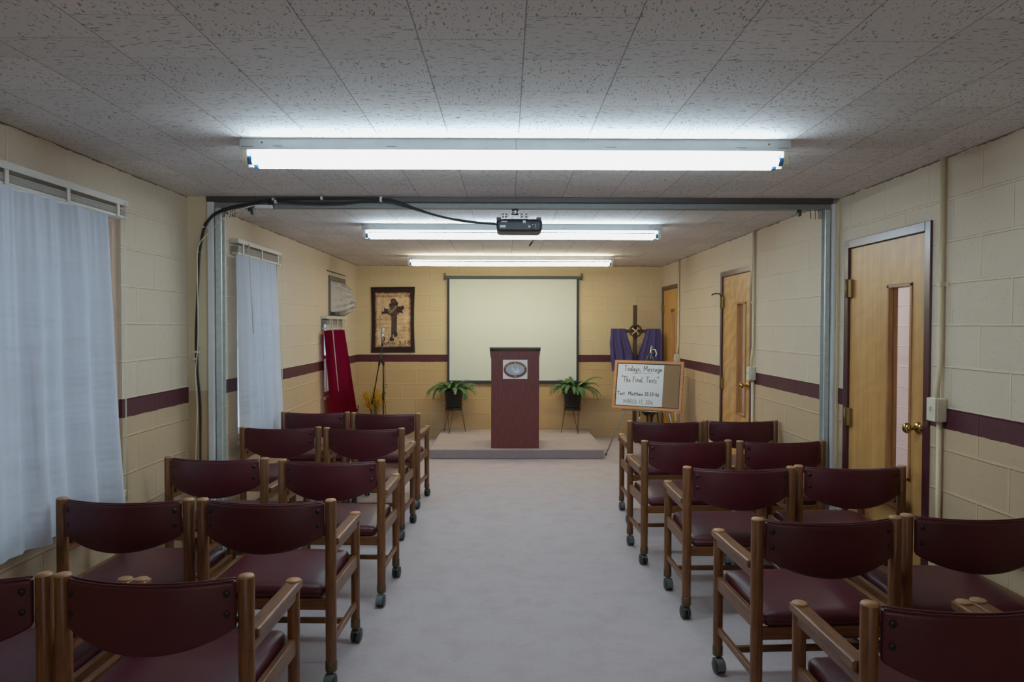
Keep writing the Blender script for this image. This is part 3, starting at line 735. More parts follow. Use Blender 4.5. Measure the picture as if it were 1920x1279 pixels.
def fern(cx, cy, zb, feet, lab_p, lab_s, seed, bias):
    rr = random.Random(seed)
    st = thing('plant_stand', lab_s, 'plant stand', (cx, cy, .116), 'wire plant stands on the stage')
    zr = zb+.012
    b = BM(); tube(b, [(cx+.112*cos(a), cy+.112*sin(a), zr+.004) for a in [k*2*pi/28 for k in range(28)]], .0035, 6, closed=True)
    tube(b, [(cx+.124*cos(a), cy+.124*sin(a), zr+.05) for a in [k*2*pi/28 for k in range(28)]], .003, 6, closed=True)
    for k in range(3):
        a = k*2*pi/3+.5; cyl(b, (cx+.112*cos(a), cy+.112*sin(a), zr+.004), (cx+.124*cos(a), cy+.124*sin(a), zr+.05), .003, 6)
    for k in range(2):
        a = k*pi/2; cyl(b, (cx-.112*cos(a), cy-.112*sin(a), zb-.004), (cx+.112*cos(a), cy+.112*sin(a), zb-.004), .003, 6)
    mk('ring', b, M['rust_wire'], st)
    for fx, fy in feet:
        a = math.atan2(fy-cy, fx-cx); b = BM()
        for da in (-.42, .42): tube(b, [(cx+.112*cos(a+da), cy+.112*sin(a+da), zr+.002), (fx, fy, .119)], .0032, 6)
        lathe(b, [(0, 0), (.005, 0), (.005, .012), (0, .014)], (fx, fy, .1165), 8)
        mk('leg', b, M['rust_wire'], st)
    pf = thing('potted_fern', lab_p, 'fern', (cx, cy, zb), 'green ferns in black pots')
    b = BM(); h = .275
    lathe(b, [(0, 0), (.094, 0), (.098, .004), (.126, h-.03), (.134, h-.03), (.137, h), (.126, h), (.122, h-.03), (0, h-.035)], (cx, cy, zb), 32); pot = mk('pot', b, M['pot'], pf)
    b = BM(); lathe(b, [(.1, -.0), (.106, .0), (.110, .028), (.102, .03)], (cx, cy, zb+.001), 32); mk('saucer', b, M['pot'], pot)
    b = BM(); lathe(b, [(.118, 0), (.06, .012), (0, .014)], (cx, cy, zb+h-.034), 20); mk('soil', b, M['soil'], pot)
    b = BM(); base = V((cx, cy, zb+h-.02)); n = 34
    for k in range(n):
        az = 2*pi*k/n+rr.uniform(-.22, .22); L = rr.uniform(.25, .40)*(1+.12*cos(az-bias))
        if sin(az) > .3: L = min(L, .25)
        frond(b, base+V((cos(az)*.07, sin(az)*.07, 0)), az, L, rr.uniform(.55, 1.15), rr.uniform(1.5, 2.7), rr)
    for k in range(9):
        az = rr.uniform(0, 6.28); frond(b, base+V((cos(az)*.03, sin(az)*.03, 0)), az, rr.uniform(.22, .30), rr.uniform(1.15, 1.5), rr.uniform(1.3, 2.2), rr)
    mk('foliage', b, M['leaf'], pf)
fern(-.715, 9.47, .419, [(-.85, 9.56), (-.765, 9.34), (-.56, 9.53)], 'green fern in a black pot left of the lectern', 'brown wire plant stand left of the lectern', 11, 2.6)
fern(.875, 9.47, .419, [(.728, 9.47), (.935, 9.33), (.955, 9.62)], 'green fern in a black pot right of the lectern', 'brown wire plant stand right of the lectern', 23, .3)

# ------------------------------------------------------------------ tapestry
bn = thing('wall_tapestry', 'brown parchment tapestry printed with a nail cross and scripture, on the back wall', 'tapestry', (-1.5715, YB-.012, 1.623))
BW, BH = .605, .902
def wav(x, z): return -.006-.004*sin(9*x+2*z)-.003*sin(5*z+1)
b = BM()
def bf(u, v):
    x = (u-.5)*BW; z = (v-.5)*BH
    side = 1 if u > .5 else -1
    x -= side*abs(u-.5)*2*.012*sin(pi*v)
    return (x, wav(x, z), z+(.006*(u-.5)))
grid(b, bf, 20, 24); r = bmesh.ops.solidify(b, geom=b.faces[:], thickness=.003); mk('cloth', b, M['banner_border'], bn, local=True)
b = BM(); grid(b, lambda u, v: ((u-.5)*.495, wav((u-.5)*.495, (v-.5)*.76)-.0035, (v-.5)*.76), 20, 24); pa = mk('printed_panel', b, M['parch'], bn, local=True)
def bx(px): return (px-138)/757*BW-BW/2
def bz(py): return BH/2-(py-72)/1128*BH
def bpoly(bb, P, y): poly(bb, [(bx(x), bz(z)) for x, z in P], y, y-.0012)
yp = -.0175
b = BM(); bpoly(b, [(480, 290), (510, 270), (555, 275), (580, 310), (612, 345), (600, 400), (575, 420), (580, 560), (585, 850), (600, 890), (580, 925), (540, 930), (535, 880), (515, 890), (515, 945), (545, 965), (530, 995), (490, 998), (462, 975), (470, 940), (490, 930), (495, 570), (470, 560), (455, 360), (490, 350)], yp); bpoly(b, [(490, 545), (588, 545), (582, 880), (498, 880)], yp-.0002); mk('upright_nails', b, M['banner_dark'], pa, local=True)
b = BM(); bpoly(b, [(325, 475), (345, 500), (372, 495), (365, 425), (400, 445), (430, 450), (560, 402), (655, 405), (690, 388), (718, 430), (700, 462), (676, 470), (692, 520), (668, 522), (640, 508), (600, 545), (470, 560), (430, 528), (350, 532), (328, 552)], yp-.0014); mk('cross_nails', b, M['banner_dark'], pa, local=True)
b = BM(); poly(b, [(bx(545)+.07*cos(k*pi/12), bz(465)+.058*sin(k*pi/12)) for k in range(24)], yp-.0012, yp-.002); mk('thorn_ring', b, M['banner_mid'], pa, local=True)
b = BM(); bpoly(b, [(512, 560), (530, 560), (528, 860), (512, 860)], yp-.0015); bpoly(b, [(548, 560), (560, 560), (565, 840), (550, 840)], yp-.0015); bpoly(b, [(510, 300), (545, 300), (560, 340), (520, 350)], yp-.0015); mk('highlight', b, M['banner_mid'], pa, local=True)
b = BM()
for P in ([(430, 470), (470, 525), (590, 410)], [(440, 445), (478, 500), (575, 395)], [(450, 440), (470, 470)], [(470, 430), (490, 460)]): ribbon(b, [(bx(x), bz(z)) for x, z in P], .005, yp-.0036)
mk('rope_wrap', b, M['rope'], pa, local=True)
b = BM()
for P in ([(520, 480), (640, 520)], [(510, 500), (630, 545)], [(505, 520), (600, 560)], [(590, 440), (480, 545)], [(470, 540), (490, 590), (590, 570)]): ribbon(b, [(bx(x), bz(z)) for x, z in P], .004, yp-.0034)
mk('rope_wrap', b, M['rope2'], pa, local=True)
b = BM(); rr = random.Random(2)
for zz, spans in ((632, ((250, 480), (610, 750))), (705, ((245, 470), (600, 780))), (770, ((230, 470), (640, 800))), (825, ((230, 460), (600, 840))), (885, ((400, 470), (630, 760))), (945, ((600, 730),)), (380, ((240, 320), (740, 800)))):
    for a, c in spans:
        x = a; P = []
        while x < c:
            P.append((bx(x), bz(zz+rr.uniform(-9, 7)))); x += rr.uniform(4, 9)
        ribbon(b, P, .0022, yp+.001)
ribbon(b, [(bx(x), bz(y)) for x, y in ((255, 640), (280, 600), (320, 580), (300, 620), (350, 632))], .003, yp+.001)
mk('script_lines', b, M['banner_ink'], pa, local=True)
mk('lettering', text_bm('everlasting life', .455, .054, cx=.006, z=bz(228), y=-.0155), M['banner_ink'], pa, local=True)
mk('lettering', text_bm('John 3:16', .40, .072, cx=bx(570), z=bz(1040), y=-.0165), M['banner_dark'], pa, local=True)

# ------------------------------------------------------------------ microphone stand, microphone, dried plumes
ms = thing('microphone_stand', 'black boom microphone stand in the left corner before the tapestry', 'microphone stand', (-1.573, 9.0, 0))
b = BM(); cyl(b, (-1.573, 9, .08), (-1.573, 9, .62), .011, 12); cyl(b, (-1.573, 9, .60), (-1.573, 9, .70), .014, 12); cyl(b, (-1.573, 9, .69), (-1.573, 9, 1.06), .0085, 12); mk('pole', b, M['black_metal'], ms)
for k in range(3):
    a = radians(90+120*k); b = BM(); tube(b, [(-1.573, 9, .13), (-1.573+.1*cos(a), 9+.1*sin(a), .09), (-1.573+.28*cos(a), 9+.28*sin(a), .012)], .008, 8); mk('leg', b, M['black_metal'], ms)
b = BM(); lathe(b, [(0, 0), (.016, 0), (.018, .02), (.012, .05), (0, .052)], (-1.573, 9, 1.045), 12); cyl(b, (-1.60, 8.985, 1.085), (-1.565, 8.985, 1.085), .013, 10); box(b, -1.592, -1.572, 8.97, 9.01, 1.06, 1.11, .004); mk('boom_clutch', b, M['black'], ms)
b = BM(); cyl(b, (-1.712, 8.975, .55), (-1.578, 8.975, 1.30), .0075, 10); cyl(b, (-1.712, 8.975, .55), (-1.700, 8.975, .62), .012, 10); cyl(b, (-1.625, 8.975, 1.04), (-1.603, 8.975, 1.16), .013, 12); mk('boom_arm', b, M['black_metal'], ms)
b = BM(); cyl(b, (-1.582, 8.975, 1.29), (-1.574, 8.972, 1.345), .013, 10); tube(b, [(-1.574, 8.972, 1.335), (-1.552, 8.972, 1.36), (-1.552, 8.972, 1.395), (-1.566, 8.97, 1.40)], .008, 8); mk('microphone_clip', b, M['black'], ms)
mc = thing('microphone', 'handheld microphone with pale grille clipped upright on the boom stand', 'microphone', (-1.578, 8.965, 1.33))
b = BM(); tube(b, [(-1.582, 8.96, 1.325), (-1.578, 8.96, 1.40), (-1.574, 8.96, 1.445)], [.011, .013, .017], 14); mk('handle', b, M['silver'], mc)
b = BM(); tube(b, [(-1.574, 8.96, 1.445), (-1.573, 8.96, 1.46), (-1.571, 8.96, 1.50), (-1.570, 8.96, 1.522)], [.018, .022, .022, .014], 14); mk('grille', b, M['galv'], mc)
b = BM(); P = [(-1.582, 8.96, 1.325), (-1.583, 8.955, 1.27), (-1.565, 8.975, 1.12), (-1.553, 8.985, 1.0), (-1.55, 8.985, .9), (-1.555, 8.985, .80)]
P += [(-1.545+.02*cos(a), 8.985, .78+.02*sin(a)) for a in (2.6, 1.5, .3, -.8, -2., -3.)]
P += [(-1.552, 8.985, .74), (-1.56, 8.985, .62), (-1.545, 8.98, .5), (-1.535, 8.98, .42), (-1.555, 8.98, .3), (-1.54, 8.96, .1), (-1.5, 8.93, .006)]
tube(b, smooth_pts(P), .0032, 6); tag(mk('microphone_cable', b, M['black_wire']), 'thin black cable hanging from the microphone down the stand pole', 'cable')

def plume_vase(cx, cy, name, label, zt, spread, nst, matp, mats, seed, head=.13):
    rr = random.Random(seed)
    r = thing(name, label, 'dried arrangement', (cx, cy, 0))
    b = BM(); lathe(b, [(0, .002), (.085, .002), (.10, .06), (.105, .16), (.075, .25), (.082, .28), (.07, .28), (.064, .25), (0, .22)], (cx, cy, 0), 24); mk('vase', b, M['wicker'], r)
    bs = BM(); bh = BM()
    for k in range(nst):
        a = rr.uniform(0, 2*pi); q = sqrt(rr.random())*spread; tx, ty = cx+q*cos(a), cy+q*sin(a)*.45
        tz = zt-rr.uniform(0, .13)-.25*(q/spread)**2*.4
        p0 = V((cx+.03*cos(a), cy+.03*sin(a), .2)); p1 = V((tx, ty, tz)); mid = (p0+p1)/2+V((0, 0, .05))-V((cos(a), sin(a)*.5, 0))*.02
        P = smooth_pts([p0, mid, p1], 4); tube(bs, P, .0028, 5)
        dirn = (P[-1]-P[-3]).normalized(); u, w = frame3(dirn)
        for j in range(90):
            t = rr.random(); c = P[-1]-dirn*head*(1-t); aa = rr.uniform(0, 2*pi)
            L = (.045*(1-t)+.016)*rr.uniform(.6, 1.1); o = (u*cos(aa)+w*sin(aa)+dirn*1.1).normalized()*L
            sd = o.cross(dirn).normalized()*.005
            f = bh.faces.new([bh.verts.new(x) for x in (c-sd, c+o*.6-sd*.8, c+o, c+o*.6+sd*.8, c+sd)])
    mk('stalks', bs, mats, r); mk('plumes', bh, matp, r)
plume_vase(-1.765, 9.48, 'dried_plumes', 'yellow feathery dried plumes standing in the left back corner', .73, .22, 34, M['wheat'], M['stalk'], 6)
plume_vase(1.86, 9.22, 'dried_grasses', 'dark dried grass stalks in a vase behind the message board', .62, .12, 22, M['darkstalk'], M['darkstalk'], 16, .10)
b = BM(); P = [(XL+.004, 9.60, .40), (XL+.03, 9.60, .40), (XL+.05, 9.58, .44), (XL+.045, 9.56, .47), (XL+.05, 9.54, .42), (XL+.06, 9.52, .25), (XL+.06, 9.5, .006)]
wo = thing('wall_outlet', 'small wall outlet with black plug low in the left back corner', 'outlet', (XL, 9.60, .40))
bb = BM(); box(bb, XL, XL+.008, 9.565, 9.635, .345, .455, .002); mk('cover_plate', bb, M['ivory'], wo)
tube(b, smooth_pts(P), .004, 6); box(b, XL+.008, XL+.04, 9.585, 9.615, .385, .415, .004); mk('plug_cord', b, M['black_wire'], wo)

# ------------------------------------------------------------------ draped cross
cr = thing('wooden_cross', 'tall dark wooden cross standing in the right back corner', 'cross', (1.712, 9.5, 0))
b = BM(); box(b, 1.687, 1.737, 9.48, 9.52, .04, 1.825, .004); mk('upright', b, M['cross_wood'], cr)
b = BM(); box(b, 1.385, 2.045, 9.462, 9.48, 1.452, 1.50, .004); mk('crossbar', b, M['cross_wood'], cr)
b = BM(); box(b, 1.50, 1.92, 9.475, 9.525, 0, .04, .004); box(b, 1.687, 1.737, 9.30, 9.70, 0, .04, .004); mk('foot_base', b, M['cross_wood'], cr)
b = BM(); rr = random.Random(9)
for k in range(3):
    ph = k*2.1; P = [(1.712+(.075+.008*sin(5*a+ph))*cos(a), 9.448+.008*sin(7*a+ph), 1.478+(.075+.008*cos(4*a+ph))*sin(a)) for a in [j*2*pi/40 for j in range(40)]]; tube(b, P, .008, 6, closed=True)
for k in range(26):
    a = rr.uniform(0, 6.28); c = V((1.712+.075*cos(a), 9.446, 1.478+.075*sin(a))); d = V((rr.uniform(-1, 1), -.5, rr.uniform(-1, 1))).normalized(); cyl(b, c, c+d*.03, .003, 5, .0005)
tg = thing('thorn_crown', 'round crown of thorns with pale rope knot hung at the cross center', 'wreath', (1.712, 9.448, 1.478))
mk('vine_ring', b, M['thorn'], tg)
b = BM()
for P in ([(1.672, 1.515), (1.712, 1.478), (1.752, 1.44)], [(1.752, 1.515), (1.712, 1.478), (1.672, 1.44)], [(1.69, 1.50), (1.735, 1.46)], [(1.735, 1.50), (1.69, 1.455)]): tube(b, [(x, 9.446-.006*i, z) for i, (x, z) in enumerate(P)], .009, 6)
mk('rope_knot', b, M['straw'], tg)
b = BM()
def side_cloth(s):
    # front leaf hanging from the bar, inner edge slanting to the post
    def f(u, v):
        if s < 0:
            xo = 1.386-.012*sin(pi*v*1.3)-.018*max(0, sin(6*v))*v; xi = 1.575+.105*min(1, v*1.35)
        else:
            xo = 2.045+.03*v+.01*sin(5*v); xi = 1.862-.12*min(1, v*1.35)
        x = xo+(xi-xo)*u
        zb = (.93+.14*sin(pi*u)*.4+.10*u) ; zt = 1.503
        fold = .012*sin(u*16+1.5*v+s)+.008*sin(u*31+s*2)
        y = 9.452-.012*v-(fold+.012)*min(1, .25+v*1.2)
        return (x, y, zt+(zb-zt)*v)
    grid(b, f, 26, 24)
    def top(u, v):
        x = (1.386+.189*u) if s < 0 else (2.045-.183*u); a = pi*v
        return (x, 9.471+.019*-cos(a), 1.503+.006*sin(a))
    grid(b, top, 10, 6)
    def back(u, v):
        x = (1.386+.26*u*v+.189*u*(1-v)) if s < 0 else (2.045-.26*u*v-.183*u*(1-v))
        return (x, 9.49+.05*v, 1.503+(1.12-1.503)*v)
    grid(b, back, 8, 8)
side_cloth(-1); side_cloth(1)
def swag(u, v):
    x = 1.60+.22*u; return (x, 9.44-.01*v+.006*sin(u*14), .93+.17*(abs(u-.5)*2)**1.5*.6-(.20-.06*v)*v*.6)
grid(b, swag, 14, 6)
bmesh.ops.remove_doubles(b, verts=b.verts[:], dist=.0005)
tag(mk('purple_drape', b, M['purple'], None, True), 'purple cloth draped over both arms of the wooden cross', 'cloth')

# ------------------------------------------------------------------ easel and message board
A_Y, A_T = -.545, -.171; BC = V((1.643, 8.289, .848)); bw, bh = .849, .579
BR = Matrix.Rotation(A_Y, 3, 'Z') @ Matrix.Rotation(A_T, 3, 'X')
def onb(x, y, z): return BC+BR @ V((x, y, z))
es = thing('display_easel', 'silver and black tripod easel holding the message board by the right wall', 'easel', (BC.x, BC.y, 0))
fl = BR.transposed() @ (V((1.179, 8.422, .012))-BC)
apex = onb(.0, .035, .36)
for sx_ in (1, -1):
    foot = onb(fl.x*sx_, max(fl.y, .02), fl.z); foot.z = .012; b = BM()
    tube(b, [onb(fl.x*sx_*.04, .035, .36), onb(fl.x*sx_*.62, .03, fl.z*.42), foot], [.010, .009, .007], 10); lathe(b, [(0, -.012), (.011, -.012), (.011, .012), (0, .014)], foot, 10, 1); mk('leg', b, [M['silver'], M['black']], es)
foot = onb(0, 0, 0)+V((-sin(A_Y), cos(A_Y), 0))*.52; foot.z = .012; b = BM(); tube(b, [onb(0, .05, .34), foot], [.010, .007], 10); lathe(b, [(0, -.012), (.011, -.012), (.011, .012), (0, .014)], foot, 10); mk('leg', b, M['black_metal'], es)
b = BM(); tube(b, [onb(.0, .03, .27), onb(.012, .03, .475)], .013, 10); mk('mast', b, M['silver'], es)
b = BM(); tube(b, [onb(-.05, .02, .295), onb(.04, .02, .30)], .014, 10); tube(b, [onb(-.02, .02, .30), onb(.0, .02, .39)], .014, 8); tube(b, [onb(.03, .02, .36), onb(.07, .01, .39), onb(.06, .01, .42), onb(.03, .015, .41)], .012, 8); mk('clamp', b, M['black'], es)
b = BM(); tube(b, [onb(.075, .005, .345), onb(.085, .005, .385), onb(.065, .005, .425), onb(.04, .01, .425)], .007, 8); mk('clamp_lever', b, M['paper'], es)
b = BM(); tube(b, [onb(-.30, .02, -.30), onb(.30, .02, -.30)], .007, 8)
for q in (-.22, .22): tube(b, [onb(q, .02, -.298), onb(q, -.02, -.298), onb(q, -.022, -.288)], .005, 8)
mk('support_bar', b, M['silver'], es)
mb = thing('message_board', 'wood framed message board with handwritten whiteboard and cork strip, on the easel', 'message board', BC)
mb.rotation_euler = (A_T, 0, A_Y)
b = BM(); t = .034
box(b, -bw/2, bw/2, -.010, .012, bh/2-t, bh/2, .004); box(b, -bw/2, bw/2, -.010, .012, -bh/2, -bh/2+t, .004); box(b, -bw/2, -bw/2+t, -.010, .012, -bh/2+t, bh/2-t, .004); box(b, bw/2-t, bw/2, -.010, .012, -bh/2+t, bh/2-t, .004)
mk('frame', b, M['frame_wood'], mb, local=True)
b = BM(); box(b, -bw/2+t, bw/2-t, .0, .008, -bh/2+t, bh/2-t); mk('inner_border', b, M['black'], mb, local=True)
xs = bw*(.725-.5)
b = BM(); box(b, -bw/2+t+.010, xs, -.003, .001, -bh/2+t+.010, bh/2-t-.010); wbd = mk('whiteboard', b, M['wboard'], mb, local=True)
b = BM(); box(b, xs, bw/2-t-.010, -.002, .001, -bh/2+t+.010, bh/2-t-.010); mk('cork_panel', b, M['cork'], mb, local=True)
G = {  # hand-lettered strokes: (advance, polylines), baseline 0, capital height 1
 'T': (.75, [[(0, 1.0), (.75, 1.03)], [(.36, 1.02), (.33, .5), (.36, 0)]]),
 'o': (.5, [[(.25, .5), (.08, .42), (.05, .2), (.18, .02), (.36, .08), (.42, .3), (.25, .5)]]),
 'd': (.55, [[(.42, .38), (.2, .46), (.05, .25), (.15, .03), (.36, .08), (.44, .4), (.46, .95), (.45, .3), (.52, 0)]]),
 'a': (.55, [[(.4, .42), (.18, .46), (.05, .22), (.16, .02), (.35, .12), (.42, .44), (.42, .1), (.52, 0)]]),
 'y': (.5, [[(.04, .45), (.1, .12), (.25, .06), (.38, .4)], [(.4, .46), (.36, -.1), (.22, -.38), (.05, -.3)]]),
 's': (.42, [[(.36, .42), (.16, .46), (.1, .32), (.3, .2), (.3, .04), (.06, .02)]]),
 ',': (.22, [[(.12, .06), (.08, -.14)]]),
 'M': (.95, [[(.05, 0), (.12, .95), (.42, .3), (.78, 1.0), (.86, 0)]]),
 'e': (.46, [[(.06, .24), (.38, .3), (.32, .46), (.14, .44), (.05, .2), (.16, .0), (.42, .08)]]),
 'g': (.5, [[(.4, .42), (.18, .46), (.06, .24), (.2, .06), (.38, .2), (.42, .44), (.38, -.2), (.2, -.4), (.04, -.3), (.4, -.05), (.55, .05)]]),
 'h': (.52, [[(.08, 1.0), (.08, 0)], [(.08, .3), (.25, .48), (.4, .38), (.42, 0)]]),
 'F': (.6, [[(.1, 1.0), (.1, 0)], [(.06, 1.0), (.55, 1.02)], [(.1, .55), (.42, .56)]]),
 'i': (.25, [[(.12, .46), (.12, .0)], [(.12, .64), (.13, .68)]]),
 'n': (.55, [[(.08, .46), (.08, 0)], [(.08, .3), (.28, .48), (.42, .36), (.44, 0)]]),
 'L': (.55, [[(.1, 1.0), (.08, .04), (.5, .02)]]),
 't': (.42, [[(.2, .8), (.2, .06), (.34, 0)], [(.04, .5), (.38, .52)]]),
 'x': (.45, [[(.04, .46), (.4, 0)], [(.4, .46), (.04, 0)]]),
 'w': (.62, [[(.04, .44), (.14, .02), (.28, .36), (.42, .02), (.56, .46)]]),
 'A': (.75, [[(.04, 0), (.36, 1.0), (.66, 0)], [(.16, .36), (.56, .36)]]),
 'R': (.65, [[(.1, 0), (.1, 1.0), (.45, .98), (.5, .7), (.12, .5), (.58, 0)]]),
 'C': (.62, [[(.52, .88), (.3, 1.0), (.08, .6), (.12, .12), (.34, 0), (.55, .14)]]),
 'H': (.66, [[(.08, 1.0), (.08, 0)], [(.08, .5), (.4, .55), (.5, .4), (.5, 0)]]),
 '1': (.28, [[(.12, 1.0), (.12, 0)]]), '2': (.52, [[(.08, .8), (.26, 1.0), (.44, .8), (.3, .4), (.04, .04), (.48, .06)]]),
 '3': (.5, [[(.08, .92), (.34, 1.0), (.42, .76), (.2, .55), (.44, .36), (.34, .04), (.04, .08)]]),
 '4': (.52, [[(.12, .9), (.06, .45), (.46, .48)], [(.38, .95), (.34, 0)]]), '6': (.5, [[(.38, .98), (.12, .6), (.08, .16), (.26, 0), (.44, .2), (.32, .46), (.1, .3)]]),
 '0': (.52, [[(.28, 1.0), (.08, .66), (.1, .14), (.28, 0), (.46, .3), (.42, .84), (.28, 1.0)]]),
 ':': (.22, [[(.1, .5), (.11, .54)], [(.1, .12), (.11, .16)]]), '-': (.4, [[(.06, .42), (.34, .44)]]), '"': (.32, [[(.06, 1.1), (.08, .92)], [(.2, 1.1), (.2, .92)]]), ' ': (.42, []),
}
def hand(s, u0, u1, vtop, vbase, w, mat, seed=0, slant=.08):
    rr = random.Random(seed); adv = sum(G[c][0]+.1 for c in s); sc = (u1-u0)*bw/adv; hh = (vbase-vtop)*bh
    x = -bw/2+u0*bw; zb = bh/2-vbase*bh; b = BM()
    for c in s:
        a, L = G[c]; dz = rr.uniform(-.05, .05)*hh
        for P in L: ribbon(b, [(x+(px*sc)+slant*pz*hh*.5, zb+dz+pz*hh*rr.uniform(.96, 1.04)) for px, pz in P], w, -.0031, -.0006)
        x += (a+.1)*sc
    return mk('handwriting', b, mat, wbd, local=True)
hand('Todays, Message', .145, .705, .105, .215, .006, M['ink'], 1)
hand('"The FinaL Tests"', .12, .66, .335, .445, .0058, M['ink'], 2)
hand('Text  Matthew 22:23-46', .065, .68, .645, .715, .006, M['ink'], 3)
hand('MARCH 13, 2016', .165, .60, .80, .885, .0044, M['ink2'], 4)
b = BM(); ribbon(b, [(-bw/2+.27*bw, bh/2-.262*bh), (-bw/2+.55*bw, bh/2-.250*bh)], .004, -.0031, -.0006); ribbon(b, [(-bw/2+.055*bw, bh/2-.775*bh), (-bw/2+.095*bw, bh/2-.772*bh)], .003, -.0031, -.0006); ribbon(b, [(-bw/2+.68*bw, bh/2-.925*bh), (-bw/2+.71*bw, bh/2-.925*bh)], .006, -.0031, -.0006); mk('underline', b, M['ink'], wbd, local=True)
# marker hanging under the board
hc = onb(-.09, .05, -.36)
b = BM(); cyl(b, (hc.x, hc.y, hc.z+.07), (hc.x, hc.y, hc.z-.01), .006, 8); cyl(b, (hc.x, hc.y, hc.z-.01), (hc.x, hc.y, hc.z-.04), .009, 10, mi=1); mk('hanging_strap', b, [M['black'], M['paper']], es)

# ------------------------------------------------------------------ chairs
HS, DP = .2725, .43
def chair_proto():
    r = thing('armchair', '', 'chair'); P = dict(parent=r, local=True)
    def leg(x, y, ztop, rad, rear):
        b = BM(); prof = [(0, .078), (rad*.92, .078), (rad*.97, .12), (rad, .35), (rad, ztop-.006), (rad*.86, ztop), (0, ztop+.001)]
        lathe(b, prof, (x, y, 0), 20)
        for f in b.faces:
            if rear and f.calc_center_median().z > ztop-.004: f.material_index = 1
        o = mk('leg', b, [M['oak'], M['endgrain']], r, local=True)
        b = BM(); lathe(b, [(0, .076), (rad*.97, .076), (rad+.0012, .08), (rad+.0012, .118), (rad*.97, .12)], (x, y, 0), 20); mk('ferrule', b, M['dk_brass'], o, local=True)
        return o
    def caster(x, y, ang, leg_o, gm):
        b = BM(); R = Matrix.Translation((x, y, 0)) @ Matrix.Rotation(ang, 4, 'Z')
        off = .013
        for s in (-1, 1):
            Rw = R @ Matrix.Translation((0, off, .0335)) @ Matrix.Rotation(pi/2, 4, 'Y') @ Matrix.Translation((0, 0, s*.0118-.0098))
            lathe(b, [(0, 0), (.028, 0), (.033, .004), (.033, .0155), (.028, .0195), (0, .0195)], n=18, mat=Rw)
        # hood between and over the wheels
        Rh = R @ Matrix.Translation((0, off, .0335)) @ Matrix.Rotation(pi/2, 4, 'Y') @ Matrix.Translation((0, 0, -.0185))
        n = 12; A, B = [], []
        for k in range(n+1):
            a = radians(75)+radians(160)*k/n
            for L, z in ((A, 0), (B, .037)):
                L.append(b.verts.new(Rh @ V((.0355*cos(a), .0355*sin(a), z))))
        for k in range(n):
            f = b.faces.new((A[k], A[k+1], B[k+1], B[k])); f.material_index = 1; f.smooth = True
        cyl(b, (x, y, .055), (x, y, .085), .008, 8)
        mk('caster', b, [M['caster'], gm], leg_o, local=True)
    angs = {(-1, -1): .12, (1, -1): pi-.12, (-1, 1): pi+.10, (1, 1): -.12}
    for s in (-1, 1):
        lr = leg(s*HS, -DP/2, .808, .0235, True); caster(s*HS, -DP/2, angs[(s, -1)], lr, M['caster_g'])
        lf = leg(s*HS, DP/2, .612, .0215, False); caster(s*HS, DP/2, angs[(s, 1)], lf, M['caster_g'])
        # armrest: board on a thinner rail, round plug over the front leg
        b = BM(); box(b, s*HS-.0255, s*HS+.0255, -DP/2+.032, DP/2+.026, .603, .634, .007, 3); box(b, s*HS-.015, s*HS+.015, -DP/2+.018, DP/2-.018, .570, .604, .004)
        a = mk('armrest', b, M['oak_y'], r, local=True)
        b = BM(); lathe(b, [(.0250, .633), (.0250, .638), (.0225, .6405), (0, .641)], (s*HS, DP/2-.002, 0), 18); mk('wood_plug', b, M['endgrain'], a, local=True)
        b = BM(); box(b, s*HS-.012, s*HS+.012, -DP/2+.016, DP/2-.014, .375, .435, .004); mk('side_rail', b, M['oak_y'], r, local=True)
        b = BM(); box(b, s*HS-.010, s*HS+.010, -DP/2+.016, DP/2-.014, .180, .208, .003); mk('side_stretcher', b, M['oak_y'], r, local=True)
    for y in (-DP/2, DP/2):
        b = BM(); box(b, -HS+.016, HS-.016, y-.011, y+.011, .338, .386, .003); mk('seat_rail', b, M['oak_x'], r, local=True)
    b = BM(); box(b, -HS+.009, HS-.009, .005, .027, .182, .206, .003); mk('cross_stretcher', b, M['oak_x'], r, local=True)
    # seat cushion
    b = BM(); bmesh.ops.create_cube(b, size=2)
    bmesh.ops.subdivide_edges(b, edges=b.edges[:], cuts=13, use_grid_fill=True)
    hx, hy, hz, rd = .246, .230, .034, .030
    for v in b.verts:
        q = [(1 if c > 0 else -1)*(1-(1-abs(c))**1.7) for c in v.co]
        p = V((q[0]*hx, q[1]*hy, q[2]*hz)); i = V([max(-h+rd, min(h-rd, c)) for c, h in zip(p, (hx, hy, hz))])
        d = p-i; p = i+(d.normalized()*rd if d.length > 1e-9 else d)
        tx, ty = p.x/hx, p.y/hy
        if p.z > 0: p.z += .017*(1-abs(tx)**2.5)*(1-abs(ty)**2.5)+.010*ty
        v.co = p+V((0, .003, .415))
    mk('seat', b, M['vinyl'], r, True, local=True)
    # curved back pad
    b = BM()
    def back(u, v):
        t = 2*u-1; zt = .797-.003*(1-t*t); zb = .657-.066*(max(0, 1-t*t))**.92
        z = zb+(zt-zb)*v
        y = -DP/2-.008-.050*(1-t*t)-.006*sin(pi*v)*(1-t**4)
        return (t*.2465, y, z)
    grid(b, back, 36, 12)
    pad = mod_mesh('backrest', b, M['vinyl'], [('SOLIDIFY', dict(thickness=.030, offset=0.)), ('BEVEL', dict(width=.010, segments=4, limit_method='ANGLE', angle_limit=radians(50)))], r, True)
    b = BM(); pts = [back(u/30, 1) for u in range(31)]
    tube(b, [(x*.985, y-.010, z+.0005) for x, y, z in pts], .0032, 6); tube(b, [(x*.985, y+.004, z+.0025) for x, y, z in pts], .0032, 6); mk('piping', b, M['vinyl'], pad, local=True)
